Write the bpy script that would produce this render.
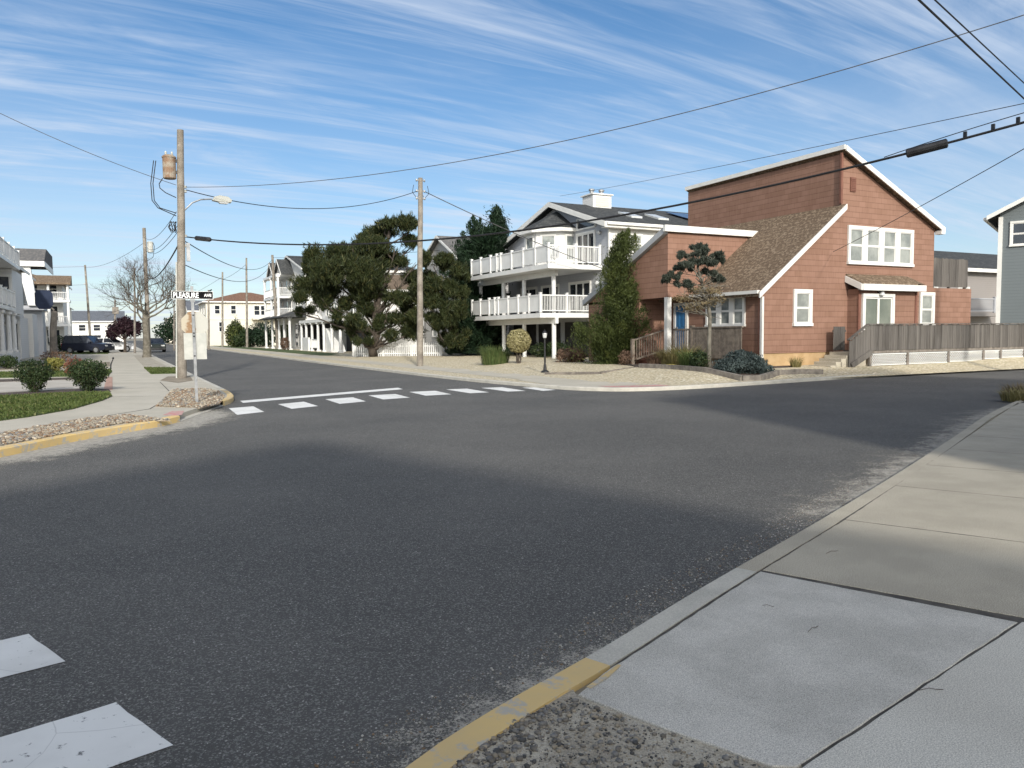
import bpy, bmesh, math, random
import numpy as np
from mathutils import Vector, Matrix
random.seed(7); RNG = np.random.default_rng(11)
R = math.radians
S = bpy.context.scene
COL = S.collection
for o in list(bpy.data.objects): bpy.data.objects.remove(o)

# ------------------------------------------------------------------ camera
# +Y runs away along the street on the left of the photo, +X along the cross street
F_PX, CAM_H = 769.0, 1.6
PITCH, YAW, ROLL = math.atan(50 / 769), R(-27), R(-.56)
CAMR = (Matrix.Rotation(YAW, 3, 'Z') @ Matrix.Rotation(math.pi / 2 - PITCH, 3, 'X') @ Matrix.Rotation(ROLL, 3, 'Z'))
cd = bpy.data.cameras.new('camera'); cam = bpy.data.objects.new('camera', cd); COL.objects.link(cam)
cam.matrix_world = Matrix.Translation((0, 0, CAM_H)) @ CAMR.to_4x4()
cd.sensor_fit = 'HORIZONTAL'; cd.sensor_width = 36; cd.lens = 36 * F_PX / 1024
cd.clip_start = .05; cd.clip_end = 3000
S.camera = cam

# ------------------------------------------------------------------ light
SUN_DIR = Vector((-.276, -.959, 0)).normalized()      # horizontal direction TO the sun
SUN_EL = R(25)
to_sun = Vector((SUN_DIR.x * math.cos(SUN_EL), SUN_DIR.y * math.cos(SUN_EL), math.sin(SUN_EL)))
sl = bpy.data.lights.new('sun', 'SUN'); sl.energy = 2.15; sl.angle = R(2.4); sl.color = (1, .95, .87)
so = bpy.data.objects.new('sun', sl); COL.objects.link(so)
so.rotation_euler = (-to_sun).to_track_quat('-Z', 'Y').to_euler()
so.location = (0, 0, 60)

w = bpy.data.worlds.new('World'); S.world = w; w.use_nodes = True
nt = w.node_tree; N = nt.nodes; L = nt.links
for n in list(N): N.remove(n)
def wn(t, **k):
    n = N.new(t)
    for a, b in k.items(): setattr(n, a, b)
    return n
out = wn('ShaderNodeOutputWorld'); bg = wn('ShaderNodeBackground'); L.new(bg.outputs[0], out.inputs[0])
sky = wn('ShaderNodeTexSky', sky_type='NISHITA', sun_disc=False)
sky.sun_elevation = SUN_EL; sky.sun_rotation = math.atan2(SUN_DIR.x, SUN_DIR.y)
sky.air_density = 1.0; sky.dust_density = .2; sky.ozone_density = 3.0; sky.altitude = 0
bg.inputs[1].default_value = .073
tc = wn('ShaderNodeTexCoord'); sep = wn('ShaderNodeSeparateXYZ'); L.new(tc.outputs['Generated'], sep.inputs[0])
def wmath(op, a, b=None, c=None):
    n = wn('ShaderNodeMath', operation=op)
    for i, v in enumerate((a, b, c)):
        if v is None: continue
        if isinstance(v, (int, float)): n.inputs[i].default_value = v
        else: L.new(v, n.inputs[i])
    return n.outputs[0]
zz = wmath('ADD', wmath('MAXIMUM', sep.outputs[2], 0.0), .13)
px_ = wmath('DIVIDE', sep.outputs[0], zz); py_ = wmath('DIVIDE', sep.outputs[1], zz)
cmb = wn('ShaderNodeCombineXYZ'); L.new(px_, cmb.inputs[0]); L.new(py_, cmb.inputs[1])
def cirrus(rot, sx, sy, scale, det, dist, lo, hi, off=0):
    m = wn('ShaderNodeMapping'); L.new(cmb.outputs[0], m.inputs[0])
    m.inputs['Rotation'].default_value = (0, 0, rot); m.inputs['Scale'].default_value = (sx, sy, 1)
    m.inputs['Location'].default_value = (off, off * .7, off * .3)
    t = wn('ShaderNodeTexNoise'); L.new(m.outputs[0], t.inputs['Vector'])
    t.inputs['Scale'].default_value = scale; t.inputs['Detail'].default_value = det
    t.inputs['Distortion'].default_value = dist; t.inputs['Roughness'].default_value = .62
    r = wn('ShaderNodeMapRange'); r.interpolation_type = 'SMOOTHSTEP'; L.new(t.outputs[0], r.inputs[0])
    r.inputs[1].default_value = lo; r.inputs[2].default_value = hi
    return r.outputs[0]
c1 = cirrus(R(30), .30, 1.5, 1.8, 12, 1.7, .43, .68)
c2 = cirrus(R(17), .16, 2.4, 3.0, 12, 1.3, .46, .68, 3.1)
c3 = cirrus(R(34), .5, .6, .55, 4, .4, .34, .70, 7.7)
c4 = cirrus(R(40), .035, 1.6, 2.6, 8, .2, .55, .66, 1.7)
c5 = cirrus(R(12), .55, .9, .8, 5, .8, .36, .64, 11.3)
cs = wmath('MULTIPLY', wmath('ADD', wmath('MULTIPLY', c1, .62), wmath('MULTIPLY', c2, .40)), wmath('ADD', wmath('MULTIPLY', c5, .85), .22))
cs = wmath('ADD', cs, wmath('MULTIPLY', c3, .34))
cs = wmath('ADD', cs, wmath('MULTIPLY', c4, .30))
hz = wn('ShaderNodeMapRange'); L.new(sep.outputs[2], hz.inputs[0]); hz.inputs[1].default_value = .30; hz.inputs[2].default_value = 0.0
hz.inputs[3].default_value = 0; hz.inputs[4].default_value = .40
cs = wmath('MINIMUM', wmath('ADD', wmath('MULTIPLY', cs, .62), hz.outputs[0]), .88)
mx = wn('ShaderNodeMix', data_type='RGBA'); L.new(cs, mx.inputs[0]); hs0 = wn('ShaderNodeHueSaturation'); hs0.inputs['Saturation'].default_value = 1.24; hs0.inputs['Value'].default_value = .90; L.new(sky.outputs[0], hs0.inputs['Color']); L.new(hs0.outputs[0], mx.inputs[6])
mx.inputs[7].default_value = (5.1, 5.8, 6.9, 1)
hsv = wn('ShaderNodeHueSaturation'); hsv.inputs['Saturation'].default_value = 1.0
L.new(mx.outputs[2], hsv.inputs['Color']); # added glow in the unseen sky round the sun, behind the camera, lifts the shade
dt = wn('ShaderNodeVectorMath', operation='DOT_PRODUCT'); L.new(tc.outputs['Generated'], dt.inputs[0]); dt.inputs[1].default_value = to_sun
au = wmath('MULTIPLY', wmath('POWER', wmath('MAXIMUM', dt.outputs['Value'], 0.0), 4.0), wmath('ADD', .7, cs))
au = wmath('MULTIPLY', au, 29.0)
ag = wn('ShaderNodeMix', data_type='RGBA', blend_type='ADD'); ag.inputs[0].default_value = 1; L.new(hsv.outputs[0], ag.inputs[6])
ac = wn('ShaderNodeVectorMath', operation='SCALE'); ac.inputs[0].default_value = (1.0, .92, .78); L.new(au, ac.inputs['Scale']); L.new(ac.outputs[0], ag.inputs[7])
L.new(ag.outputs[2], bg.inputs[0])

S.view_settings.view_transform = 'Standard'; S.view_settings.look = 'None'
S.view_settings.exposure = .88; S.view_settings.gamma = 1; S.view_settings.use_curve_mapping = False

# ------------------------------------------------------------------ survey: the street measured from where the camera stands
def ray(x, y): return CAMR @ Vector(((x - 512) / F_PX, -(y - 384) / F_PX, -1))
EYE = Vector((0, 0, CAM_H))
def gp(x, y, z=0.0):
    r = ray(x, y); return EYE + r * ((z - CAM_H) / r.z)
def gl(pts, z): return [gp(x, y, z).to_2d() for x, y in pts]
def on_x(x, y, X): r = ray(x, y); return EYE + r * (X / r.x)
def on_y(x, y, Y): r = ray(x, y); return EYE + r * (Y / r.y)

# ------------------------------------------------------------------ materials
MATS = {}
def mk(name):
    m = bpy.data.materials.new(name); m.use_nodes = True
    nt = m.node_tree; b = nt.nodes['Principled BSDF']
    return m, nt, b
def node(nt, t, **k):
    n = nt.nodes.new(t)
    for a, v in k.items(): setattr(n, a, v)
    return n
def pos(nt): return node(nt, 'ShaderNodeNewGeometry').outputs['Position']
def rgba(c): return (c[0], c[1], c[2], 1)
def noise(nt, scale, det=5, rough=.6, vec=None, dist=0):
    n = node(nt, 'ShaderNodeTexNoise'); n.inputs['Scale'].default_value = scale
    n.inputs['Detail'].default_value = det; n.inputs['Roughness'].default_value = rough; n.inputs['Distortion'].default_value = dist
    nt.links.new(vec if vec is not None else pos(nt), n.inputs['Vector']); return n.outputs[0]
def rng(nt, v, a, b, c=0, d=1, smooth=True):
    n = node(nt, 'ShaderNodeMapRange'); n.interpolation_type = 'SMOOTHSTEP' if smooth else 'LINEAR'
    nt.links.new(v, n.inputs[0])
    for i, q in enumerate((a, b, c, d)): n.inputs[i + 1].default_value = q
    return n.outputs[0]
def mix(nt, f, a, b, mode='MIX'):
    n = node(nt, 'ShaderNodeMix', data_type='RGBA', blend_type=mode)
    if isinstance(f, (int, float)): n.inputs[0].default_value = f
    else: nt.links.new(f, n.inputs[0])
    for i, v in ((6, a), (7, b)):
        if isinstance(v, tuple): n.inputs[i].default_value = rgba(v)
        else: nt.links.new(v, n.inputs[i])
    return n.outputs[2]
def math_(nt, op, a, b=0.0):
    n = node(nt, 'ShaderNodeMath', operation=op)
    for i, v in enumerate((a, b)):
        if isinstance(v, (int, float)): n.inputs[i].default_value = v
        else: nt.links.new(v, n.inputs[i])
    return n.outputs[0]
def bump(nt, b, h, strength=.3, dist=.02):
    n = node(nt, 'ShaderNodeBump'); n.inputs['Strength'].default_value = strength; n.inputs['Distance'].default_value = dist
    nt.links.new(h, n.inputs['Height']); nt.links.new(n.outputs[0], b.inputs['Normal'])
def setc(nt, b, c):
    if isinstance(c, tuple): b.inputs['Base Color'].default_value = rgba(c)
    else: nt.links.new(c, b.inputs['Base Color'])
def nmat(name, c1, c2, scale=3, rough=.8, bs=0, bscale=40, lo=.35, hi=.65, fine=None, metal=0, spec=.4, dist=.01):
    """two tones mixed by a noise, optional fine grain and bump"""
    m, nt, b = mk(name)
    c = mix(nt, rng(nt, noise(nt, scale), lo, hi), c1, c2)
    if fine:
        g = rng(nt, noise(nt, fine[0], 3), .3, .7, 1 - fine[1], 1 + fine[1], False)
        cc = node(nt, 'ShaderNodeCombineColor')
        for i in range(3): nt.links.new(g, cc.inputs[i])
        c = mix(nt, 1.0, c, cc.outputs[0], 'MULTIPLY')
    setc(nt, b, c); b.inputs['Roughness'].default_value = rough; b.inputs['Metallic'].default_value = metal
    b.inputs['Specular IOR Level'].default_value = spec
    if bs: bump(nt, b, noise(nt, bscale, 4), bs, dist)
    MATS[name] = m; return m
def M(n): return MATS[n]

# asphalt: dark binder, pale chips, worn paler and darker drifts
m, nt, b = mk('asphalt')
vo = node(nt, 'ShaderNodeTexVoronoi'); vo.inputs['Scale'].default_value = 130; nt.links.new(pos(nt), vo.inputs['Vector'])
sc = node(nt, 'ShaderNodeSeparateColor'); nt.links.new(vo.outputs['Color'], sc.inputs[0])
chip = rng(nt, sc.outputs[0], .58, .92)
base = mix(nt, rng(nt, noise(nt, .35, 5), .35, .68), (.072, .070, .064), (.102, .098, .089))
base = mix(nt, rng(nt, noise(nt, 2.3, 6), .5, .75, 0, .45), base, (.10, .098, .093))
c = mix(nt, math_(nt, 'MULTIPLY', chip, .66), base, (.24, .235, .22))
chip2 = rng(nt, sc.outputs[1], .972, .99, 0, .75)
c = mix(nt, chip2, c, (.42, .40, .37))
c = mix(nt, rng(nt, noise(nt, 160, 2), .45, .8, 0, .5), c, (.018, .018, .02))
setc(nt, b, c); b.inputs['Roughness'].default_value = .85; b.inputs['Specular IOR Level'].default_value = .3
bump(nt, b, vo.outputs['Distance'], .55, .006); MATS['asphalt'] = m

def eroded(name, paint, under, lo, hi, scale, rough=.75, crack=True):
    m, nt, b = mk(name)
    n1 = noise(nt, scale, 9, .72)
    c = mix(nt, rng(nt, n1, lo, hi), under, paint)
    c = mix(nt, rng(nt, noise(nt, 1.6, 5), .35, .75, 0, .28), c, (.30, .28, .24))
    if crack:
        v = node(nt, 'ShaderNodeTexVoronoi', feature='DISTANCE_TO_EDGE'); v.inputs['Scale'].default_value = 1.15
        mp = node(nt, 'ShaderNodeVectorMath', operation='ADD'); nt.links.new(pos(nt), mp.inputs[0])
        nz = node(nt, 'ShaderNodeTexNoise'); nz.inputs['Scale'].default_value = 3; nt.links.new(pos(nt), nz.inputs['Vector'])
        nsc = node(nt, 'ShaderNodeVectorMath', operation='SCALE'); nsc.inputs['Scale'].default_value = .10; nt.links.new(nz.outputs['Color'], nsc.inputs[0]); nt.links.new(nsc.outputs[0], mp.inputs[1]); nt.links.new(mp.outputs[0], v.inputs['Vector'])
        c = mix(nt, rng(nt, v.outputs['Distance'], .0, .0035, .4, 0), c, (.30, .295, .28))
    setc(nt, b, c); b.inputs['Roughness'].default_value = rough
    bump(nt, b, n1, .25, .004); MATS[name] = m
eroded('road_paint', (.73, .725, .69), (.13, .13, .13), .345, .40, 14)
eroded('curb_yellow', (.66, .47, .19), (.43, .40, .34), .40, .50, 6, crack=False)
nmat('concrete_old', (.36, .325, .255), (.42, .38, .30), 1.8, .88, .3, 130, fine=(160, .45))
nmat('concrete_ramp', (.44, .42, .372), (.535, .51, .455), 2.6, .85, .4, 150, fine=(200, .5))
nmat('concrete_side', (.50, .475, .415), (.565, .54, .475), .9, .87, .2, 150, fine=(180, .5))
nmat('concrete_walk', (.40, .37, .30), (.46, .425, .35), .7, .88, .2, 60, fine=(60, .12))
nmat('concrete_curb', (.42, .40, .345), (.50, .475, .41), 3, .85, .3, 60, fine=(120, .2))
nmat('joint', (.05, .045, .04), (.10, .09, .075), 8, .95)
nmat('earth', (.17, .14, .10), (.28, .24, .18), 2, .95, .5, 25)
nmat('mulch', (.045, .032, .026), (.09, .068, .055), 9, .95, .8, 40, fine=(50, .5))
nmat('ground', (.20, .18, .14), (.27, .25, .20), .08, .95)
nmat('brick_paver', (.33, .19, .14), (.42, .28, .22), 6, .85, .3, 30)
nmat('pink_paint', (.50, .20, .19), (.45, .33, .29), 7, .85)
nmat('driveway', (.37, .34, .29), (.43, .40, .35), .8, .9, .2, 60, fine=(60, .12))
nmat('porch_wood', (.12, .098, .078), (.20, .165, .13), 6, .9, .4, 30)
nmat('timber_grey', (.13, .115, .10), (.22, .195, .165), 5, .9, .4, 30)
def pebbles(name, scale, cols, gap=(.10, .085, .065)):
    m, nt, b = mk(name)
    v = node(nt, 'ShaderNodeTexVoronoi'); v.inputs['Scale'].default_value = scale; nt.links.new(pos(nt), v.inputs['Vector'])
    s = node(nt, 'ShaderNodeSeparateColor'); nt.links.new(v.outputs['Color'], s.inputs[0])
    r = node(nt, 'ShaderNodeValToRGB'); nt.links.new(s.outputs[0], r.inputs[0])
    e = r.color_ramp.elements; e[0].color = rgba(cols[0]); e[1].color = rgba(cols[-1])
    for i, cc in enumerate(cols[1:-1]):
        el = e.new((i + 1) / (len(cols) - 1)); el.color = rgba(cc)
    c = mix(nt, rng(nt, v.outputs['Distance'], .35, .75, 0, .8), r.outputs[0], gap)
    c = mix(nt, rng(nt, noise(nt, .8, 4), .4, .7, 0, .25), c, (.5, .42, .28))
    setc(nt, b, c); b.inputs['Roughness'].default_value = .85
    bump(nt, b, math_(nt, 'SUBTRACT', 1.0, v.outputs['Distance']), .8, .03); MATS[name] = m
pebbles('shell_gravel', 13, [(.40, .34, .22), (.60, .53, .38), (.52, .45, .30), (.76, .71, .57)], (.30, .25, .16))
pebbles('river_stone', 15, [(.30, .23, .16), (.19, .135, .095), (.38, .32, .24), (.34, .28, .21), (.44, .39, .31), (.28, .235, .195)])
nmat('sand_grit', (.29, .26, .205), (.40, .365, .295), 3, .95, .5, 60, fine=(120, .35))
# loose sand drifting over the road edge: breaks up into nothing at its rim
m, nt, b = mk('sand_drift')
at = node(nt, 'ShaderNodeAttribute'); at.attribute_name = 'edge'
f = math_(nt, 'ADD', at.outputs['Fac'], math_(nt, 'MULTIPLY', math_(nt, 'SUBTRACT', noise(nt, 3.2, 10, .78), .5), 2.0))
f = math_(nt, 'ADD', f, math_(nt, 'MULTIPLY', math_(nt, 'SUBTRACT', noise(nt, 85, 4, .75), .5), 2.2))
setc(nt, b, mix(nt, rng(nt, noise(nt, 14), .35, .65), (.25, .235, .205), (.38, .355, .30))); b.inputs['Roughness'].default_value = .95
nt.links.new(rng(nt, f, .48, .72), b.inputs['Alpha']); MATS['sand_drift'] = m

def wallcoord(nt):
    p = node(nt, 'ShaderNodeSeparateXYZ'); nt.links.new(pos(nt), p.inputs[0])
    c = node(nt, 'ShaderNodeCombineXYZ'); nt.links.new(math_(nt, 'ADD', p.outputs[0], p.outputs[1]), c.inputs[0]); nt.links.new(p.outputs[2], c.inputs[1])
    return c.outputs[0], p
def siding(name, c1, c2, gap, row, width, mort=.02, bs=.6, rough=.8, dist=.012):
    m, nt, b = mk(name); v, p = wallcoord(nt)
    t = node(nt, 'ShaderNodeTexBrick'); nt.links.new(v, t.inputs['Vector'])
    t.inputs['Scale'].default_value = 1; t.inputs['Brick Width'].default_value = width; t.inputs['Row Height'].default_value = row
    t.inputs['Mortar Size'].default_value = mort; t.inputs['Mortar Smooth'].default_value = .3
    t.inputs['Color1'].default_value = rgba(c1); t.inputs['Color2'].default_value = rgba(c2); t.inputs['Mortar'].default_value = rgba(gap)
    c = mix(nt, rng(nt, noise(nt, .9, 5), .4, .72, 0, .22), t.outputs[0], tuple(x * .62 for x in c1))
    c = mix(nt, rng(nt, noise(nt, 25, 4), .3, .7, 0, .25), c, tuple(min(1, x * 1.2) for x in c2))
    setc(nt, b, c); b.inputs['Roughness'].default_value = rough; b.inputs['Specular IOR Level'].default_value = .3
    # each course leans out towards its lower edge
    fr = math_(nt, 'FRACT', math_(nt, 'DIVIDE', p.outputs[2], row))
    bump(nt, b, math_(nt, 'SUBTRACT', 1.0, fr), bs, dist); MATS[name] = m
m, nt, b = mk('shingle_orange'); v, p = wallcoord(nt); ROW = .213
t = node(nt, 'ShaderNodeTexBrick'); nt.links.new(v, t.inputs['Vector'])
for k_, q_ in (('Scale', 1), ('Brick Width', .36), ('Row Height', ROW), ('Mortar Size', .005), ('Mortar Smooth', .2)): t.inputs[k_].default_value = q_
t.inputs['Color1'].default_value = rgba((.205, .116, .080)); t.inputs['Color2'].default_value = rgba((.245, .142, .102)); t.inputs['Mortar'].default_value = rgba((.17, .085, .056))
fr = math_(nt, 'FRACT', math_(nt, 'DIVIDE', p.outputs[2], ROW))
c = mix(nt, rng(nt, fr, 0, .13, .6, 0), t.outputs[0], (.07, .038, .028))
c = mix(nt, rng(nt, noise(nt, .8, 5), .4, .72, 0, .25), c, (.16, .085, .06))
st_ = node(nt, 'ShaderNodeCombineXYZ'); nt.links.new(math_(nt, 'MULTIPLY', math_(nt, 'ADD', p.outputs[0], p.outputs[1]), 14.0), st_.inputs[0]); nt.links.new(p.outputs[2], st_.inputs[1])
c = mix(nt, rng(nt, noise(nt, 1.5, 4, .6, st_.outputs[0]), .35, .7, 0, .30), c, (.30, .175, .13))
setc(nt, b, c); b.inputs['Roughness'].default_value = .85; b.inputs['Specular IOR Level'].default_value = .2
bump(nt, b, math_(nt, 'SUBTRACT', 1.0, fr), .5, .012); MATS['shingle_orange'] = m
def lap(name, c1, row=.14, bs=.5, dirt=.12):
    m, nt, b = mk(name); v, p = wallcoord(nt)
    fr = math_(nt, 'FRACT', math_(nt, 'DIVIDE', p.outputs[2], row))
    c = mix(nt, rng(nt, fr, .0, .10, .45, 0), c1, tuple(x * .45 for x in c1))
    c = mix(nt, rng(nt, noise(nt, .7, 5), .4, .75, 0, dirt), c, tuple(x * .6 for x in c1))
    setc(nt, b, c); b.inputs['Roughness'].default_value = .6
    bump(nt, b, math_(nt, 'SUBTRACT', 1.0, fr), bs, .012); MATS[name] = m
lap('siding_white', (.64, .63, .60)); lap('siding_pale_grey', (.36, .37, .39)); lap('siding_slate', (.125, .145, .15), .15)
lap('siding_tan', (.55, .51, .43)); lap('siding_cream', (.58, .55, .46)); lap('siding_taupe', (.24, .22, .205)); lap('shingle_grey', (.36, .35, .33), .2)
def roofmat(name, cols, row=.145, scale=7):
    m, nt, b = mk(name); v, p = wallcoord(nt)
    t = node(nt, 'ShaderNodeTexVoronoi'); t.inputs['Scale'].default_value = scale; nt.links.new(pos(nt), t.inputs['Vector'])
    s = node(nt, 'ShaderNodeSeparateColor'); nt.links.new(t.outputs['Color'], s.inputs[0])
    c = mix(nt, s.outputs[0], cols[0], cols[1]); c = mix(nt, rng(nt, s.outputs[1], .72, .8), c, cols[2])
    fr = math_(nt, 'FRACT', math_(nt, 'DIVIDE', p.outputs[2], row))
    c = mix(nt, rng(nt, fr, 0, .18, .55, 0), c, tuple(x * .4 for x in cols[0]))
    c = mix(nt, rng(nt, noise(nt, 40, 3), .4, .7, 0, .35), c, cols[0])
    setc(nt, b, c); b.inputs['Roughness'].default_value = .92; b.inputs['Specular IOR Level'].default_value = .15
    bump(nt, b, math_(nt, 'SUBTRACT', 1.0, fr), .6, .01); MATS[name] = m
roofmat('roof_brown', [(.105, .075, .052), (.175, .128, .086), (.26, .20, .14)], .145, 15)
roofmat('roof_dark', [(.042, .045, .046), (.062, .065, .065), (.085, .086, .085)])
roofmat('roof_terracotta', [(.15, .085, .058), (.195, .115, .08), (.24, .15, .105)])
roofmat('roof_grey', [(.10, .10, .10), (.14, .135, .13), (.17, .16, .15)])
roofmat('roof_slate', [(.10, .11, .125), (.13, .14, .16), (.16, .17, .19)])
nmat('trim_white', (.62, .61, .57), (.69, .68, .64), 2, .5, lo=.3, hi=.7)
nmat('vinyl_white', (.62, .62, .60), (.68, .68, .66), 1.5, .4)
nmat('trim_grey', (.30, .31, .32), (.36, .37, .38), 2, .6)
nmat('foundation', (.36, .24, .12), (.43, .30, .165), 2.2, .9, .3, 40)
nmat('soffit', (.30, .29, .28), (.36, .35, .33), 2, .8)
nmat('painted_shade', (.012, .012, .014), (.03, .03, .032), 2, .6)  # near-black standing in for shade under the decks and inside the porches
nmat('door_blue', (.035, .15, .33), (.05, .18, .36), 3, .5)
nmat('brown_trim', (.15, .065, .045), (.18, .08, .055), 3, .8)
nmat('pole_wood', (.155, .135, .11), (.25, .222, .185), 2.2, .92, .5, 35, fine=(30, .25))
nmat('pole_dark', (.13, .115, .10), (.22, .195, .165), 2, .92, .5, 35)
nmat('galvanised', (.22, .23, .235), (.33, .335, .34), 4, .45, metal=.6)
nmat('black_metal', (.012, .012, .013), (.025, .025, .026), 4, .4)
nmat('cable', (.008, .008, .009), (.014, .014, .015), 4, .6)
nmat('wire_grey', (.05, .05, .055), (.09, .09, .09), 4, .6)
nmat('rust', (.19, .115, .07), (.27, .235, .185), 4.5, .8, .3, 40, lo=.36, hi=.62)
nmat('sign_back', (.38, .385, .35), (.45, .45, .41), 5, .5)
m, nt, b = mk('sign_rust'); p = node(nt, 'ShaderNodeSeparateXYZ'); nt.links.new(pos(nt), p.inputs[0])
fx_ = math_(nt, 'ADD', math_(nt, 'ADD', math_(nt, 'MULTIPLY', p.outputs[0], -5.0), 7.55), math_(nt, 'MULTIPLY', math_(nt, 'SUBTRACT', noise(nt, 9, 6), .5), 2.4))
c = mix(nt, rng(nt, fx_, 0, .5), (.42, .415, .37), (.40, .355, .27)); c = mix(nt, rng(nt, math_(nt, 'ABSOLUTE', math_(nt, 'SUBTRACT', fx_, .35)), .05, .55, 1, 0), c, (.235, .14, .07))
setc(nt, b, c); b.inputs['Roughness'].default_value = .7; MATS['sign_rust'] = m
nmat('sign_black', (.008, .008, .009), (.013, .013, .014), 5, .9, spec=.05)
nmat('sign_white', (.78, .78, .76), (.84, .84, .82), 5, .4)
nmat('lamp_glass', (.42, .43, .42), (.5, .51, .5), 5, .25)
nmat('tyre', (.015, .015, .015), (.03, .03, .03), 5, .8)
nmat('rim', (.35, .35, .36), (.45, .45, .46), 5, .3, metal=.7)
nmat('car_navy', (.010, .013, .024), (.015, .018, .03), 1, .3, spec=.3)
nmat('car_dark', (.016, .022, .02), (.022, .028, .026), 1, .3, spec=.3)
nmat('car_white', (.72, .73, .74), (.78, .79, .80), 1, .25, spec=.6)
nmat('lamp_red', (.35, .02, .02), (.4, .03, .02), 1, .3)
nmat('solar', (.012, .02, .045), (.02, .03, .06), 1, .12, spec=.7)
nmat('backboard', (.022, .03, .055), (.03, .04, .07), 2, .7, spec=.1)
nmat('yellow_plastic', (.75, .60, .08), (.8, .66, .1), 2, .5)
nmat('bark', (.045, .036, .028), (.09, .073, .058), 7, .95, .7, 25)
nmat('bark_pale', (.10, .09, .07), (.17, .155, .125), 5, .95, .6, 25)
nmat('boulder', (.16, .115, .09), (.25, .19, .15), 3, .9, .5, 12)
m, nt, b = mk('glass'); v, p = wallcoord(nt)     # panes with blinds behind
c = mix(nt, rng(nt, noise(nt, 1.3, 3), .35, .65), (.10, .115, .115), (.30, .315, .29))
fr = math_(nt, 'FRACT', math_(nt, 'DIVIDE', p.outputs[2], .06))
c = mix(nt, rng(nt, fr, 0, .3, .25, 0), c, (.06, .065, .065))
setc(nt, b, c); b.inputs['Roughness'].default_value = .06; b.inputs['Specular IOR Level'].default_value = .8; MATS['glass'] = m
nmat('glass_blind', (.17, .18, .165), (.29, .30, .27), 1.6, .12, spec=.7)
nmat('glass_dark', (.012, .014, .018), (.035, .04, .05), .6, .04, spec=.9)
nmat('glass_green', (.11, .125, .10), (.20, .215, .17), .5, .06, spec=.8)
# weathered boards: every board its own grey, streaked down its length
m, nt, b = mk('board_grey'); v, p = wallcoord(nt)
u = math_(nt, 'ADD', p.outputs[0], p.outputs[1])
bi = math_(nt, 'FLOOR', math_(nt, 'DIVIDE', u, .14))
wn_ = node(nt, 'ShaderNodeTexWhiteNoise', noise_dimensions='1D'); nt.links.new(bi, wn_.inputs['W'])
mp = node(nt, 'ShaderNodeCombineXYZ'); nt.links.new(math_(nt, 'MULTIPLY', u, 22.0), mp.inputs[0]); nt.links.new(p.outputs[2], mp.inputs[1])
st = noise(nt, 1.5, 5, .65, mp.outputs[0])
c = mix(nt, wn_.outputs[0], (.045, .039, .033), (.125, .112, .098))
c = mix(nt, rng(nt, st, .35, .7, 0, .55), c, (.145, .135, .125))
fr = math_(nt, 'FRACT', math_(nt, 'DIVIDE', u, .14))
c = mix(nt, rng(nt, fr, 0, .08, .9, 0), c, (.02, .02, .02))
setc(nt, b, c); b.inputs['Roughness'].default_value = .9; bump(nt, b, st, .3, .01); MATS['board_grey'] = m

def leafmat(name, c1, c2, c3=None, rough=.6, trans=.25):
    m, nt, b = mk(name)
    at = node(nt, 'ShaderNodeAttribute'); at.attribute_name = 'rnd'
    c = mix(nt, at.outputs['Fac'], c1, c2)
    if c3: c = mix(nt, rng(nt, at.outputs['Fac'], .84, .92), c, c3)
    c = mix(nt, rng(nt, noise(nt, 1.4, 3), .35, .7, 0, .45), c, tuple(x * 1.5 for x in c2))
    setc(nt, b, c); b.inputs['Roughness'].default_value = rough; b.inputs['Specular IOR Level'].default_value = .25
    tr = node(nt, 'ShaderNodeBsdfTranslucent'); nt.links.new(c, tr.inputs[0])
    ms = node(nt, 'ShaderNodeMixShader'); ms.inputs[0].default_value = trans
    o = nt.nodes['Material Output']; nt.links.new(b.outputs[0], ms.inputs[1]); nt.links.new(tr.outputs[0], ms.inputs[2]); nt.links.new(ms.outputs[0], o.inputs[0])
    MATS[name] = m
leafmat('needle_pine', (.013, .022, .008), (.040, .050, .017), (.085, .080, .026))
leafmat('needle_cedar', (.007, .018, .010), (.020, .040, .019))
leafmat('needle_juniper', (.009, .018, .005), (.070, .088, .024), (.12, .13, .035))
leafmat('needle_blue', (.024, .033, .024), (.066, .078, .060), (.11, .12, .095))
leafmat('needle_spruce', (.028, .042, .040), (.068, .090, .085), (.12, .145, .14))
leafmat('leaf_box', (.012, .026, .010), (.040, .062, .022), (.07, .075, .03))
leafmat('leaf_purple', (.018, .009, .013), (.038, .018, .024), (.055, .026, .032))
leafmat('leaf_yellow', (.17, .155, .065), (.31, .275, .14), (.40, .36, .22))
leafmat('leaf_red', (.10, .035, .022), (.18, .075, .045))
leafmat('leaf_brown', (.09, .055, .038), (.17, .11, .075))
leafmat('leaf_gold', (.13, .13, .03), (.25, .23, .06))
leafmat('blade_green', (.045, .075, .022), (.11, .15, .05), (.16, .17, .07))
leafmat('blade_straw', (.13, .12, .045), (.27, .23, .10), (.34, .28, .15))
leafmat('blade_lawn', (.034, .052, .012), (.085, .115, .030), (.14, .135, .055))
leafmat('leaf_dry', (.13, .10, .055), (.21, .165, .09))
nmat('lawn_soil', (.045, .065, .018), (.07, .10, .026), 6, .95)
nmat('twig', (.085, .06, .045), (.13, .10, .075), 20, .9)

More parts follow.
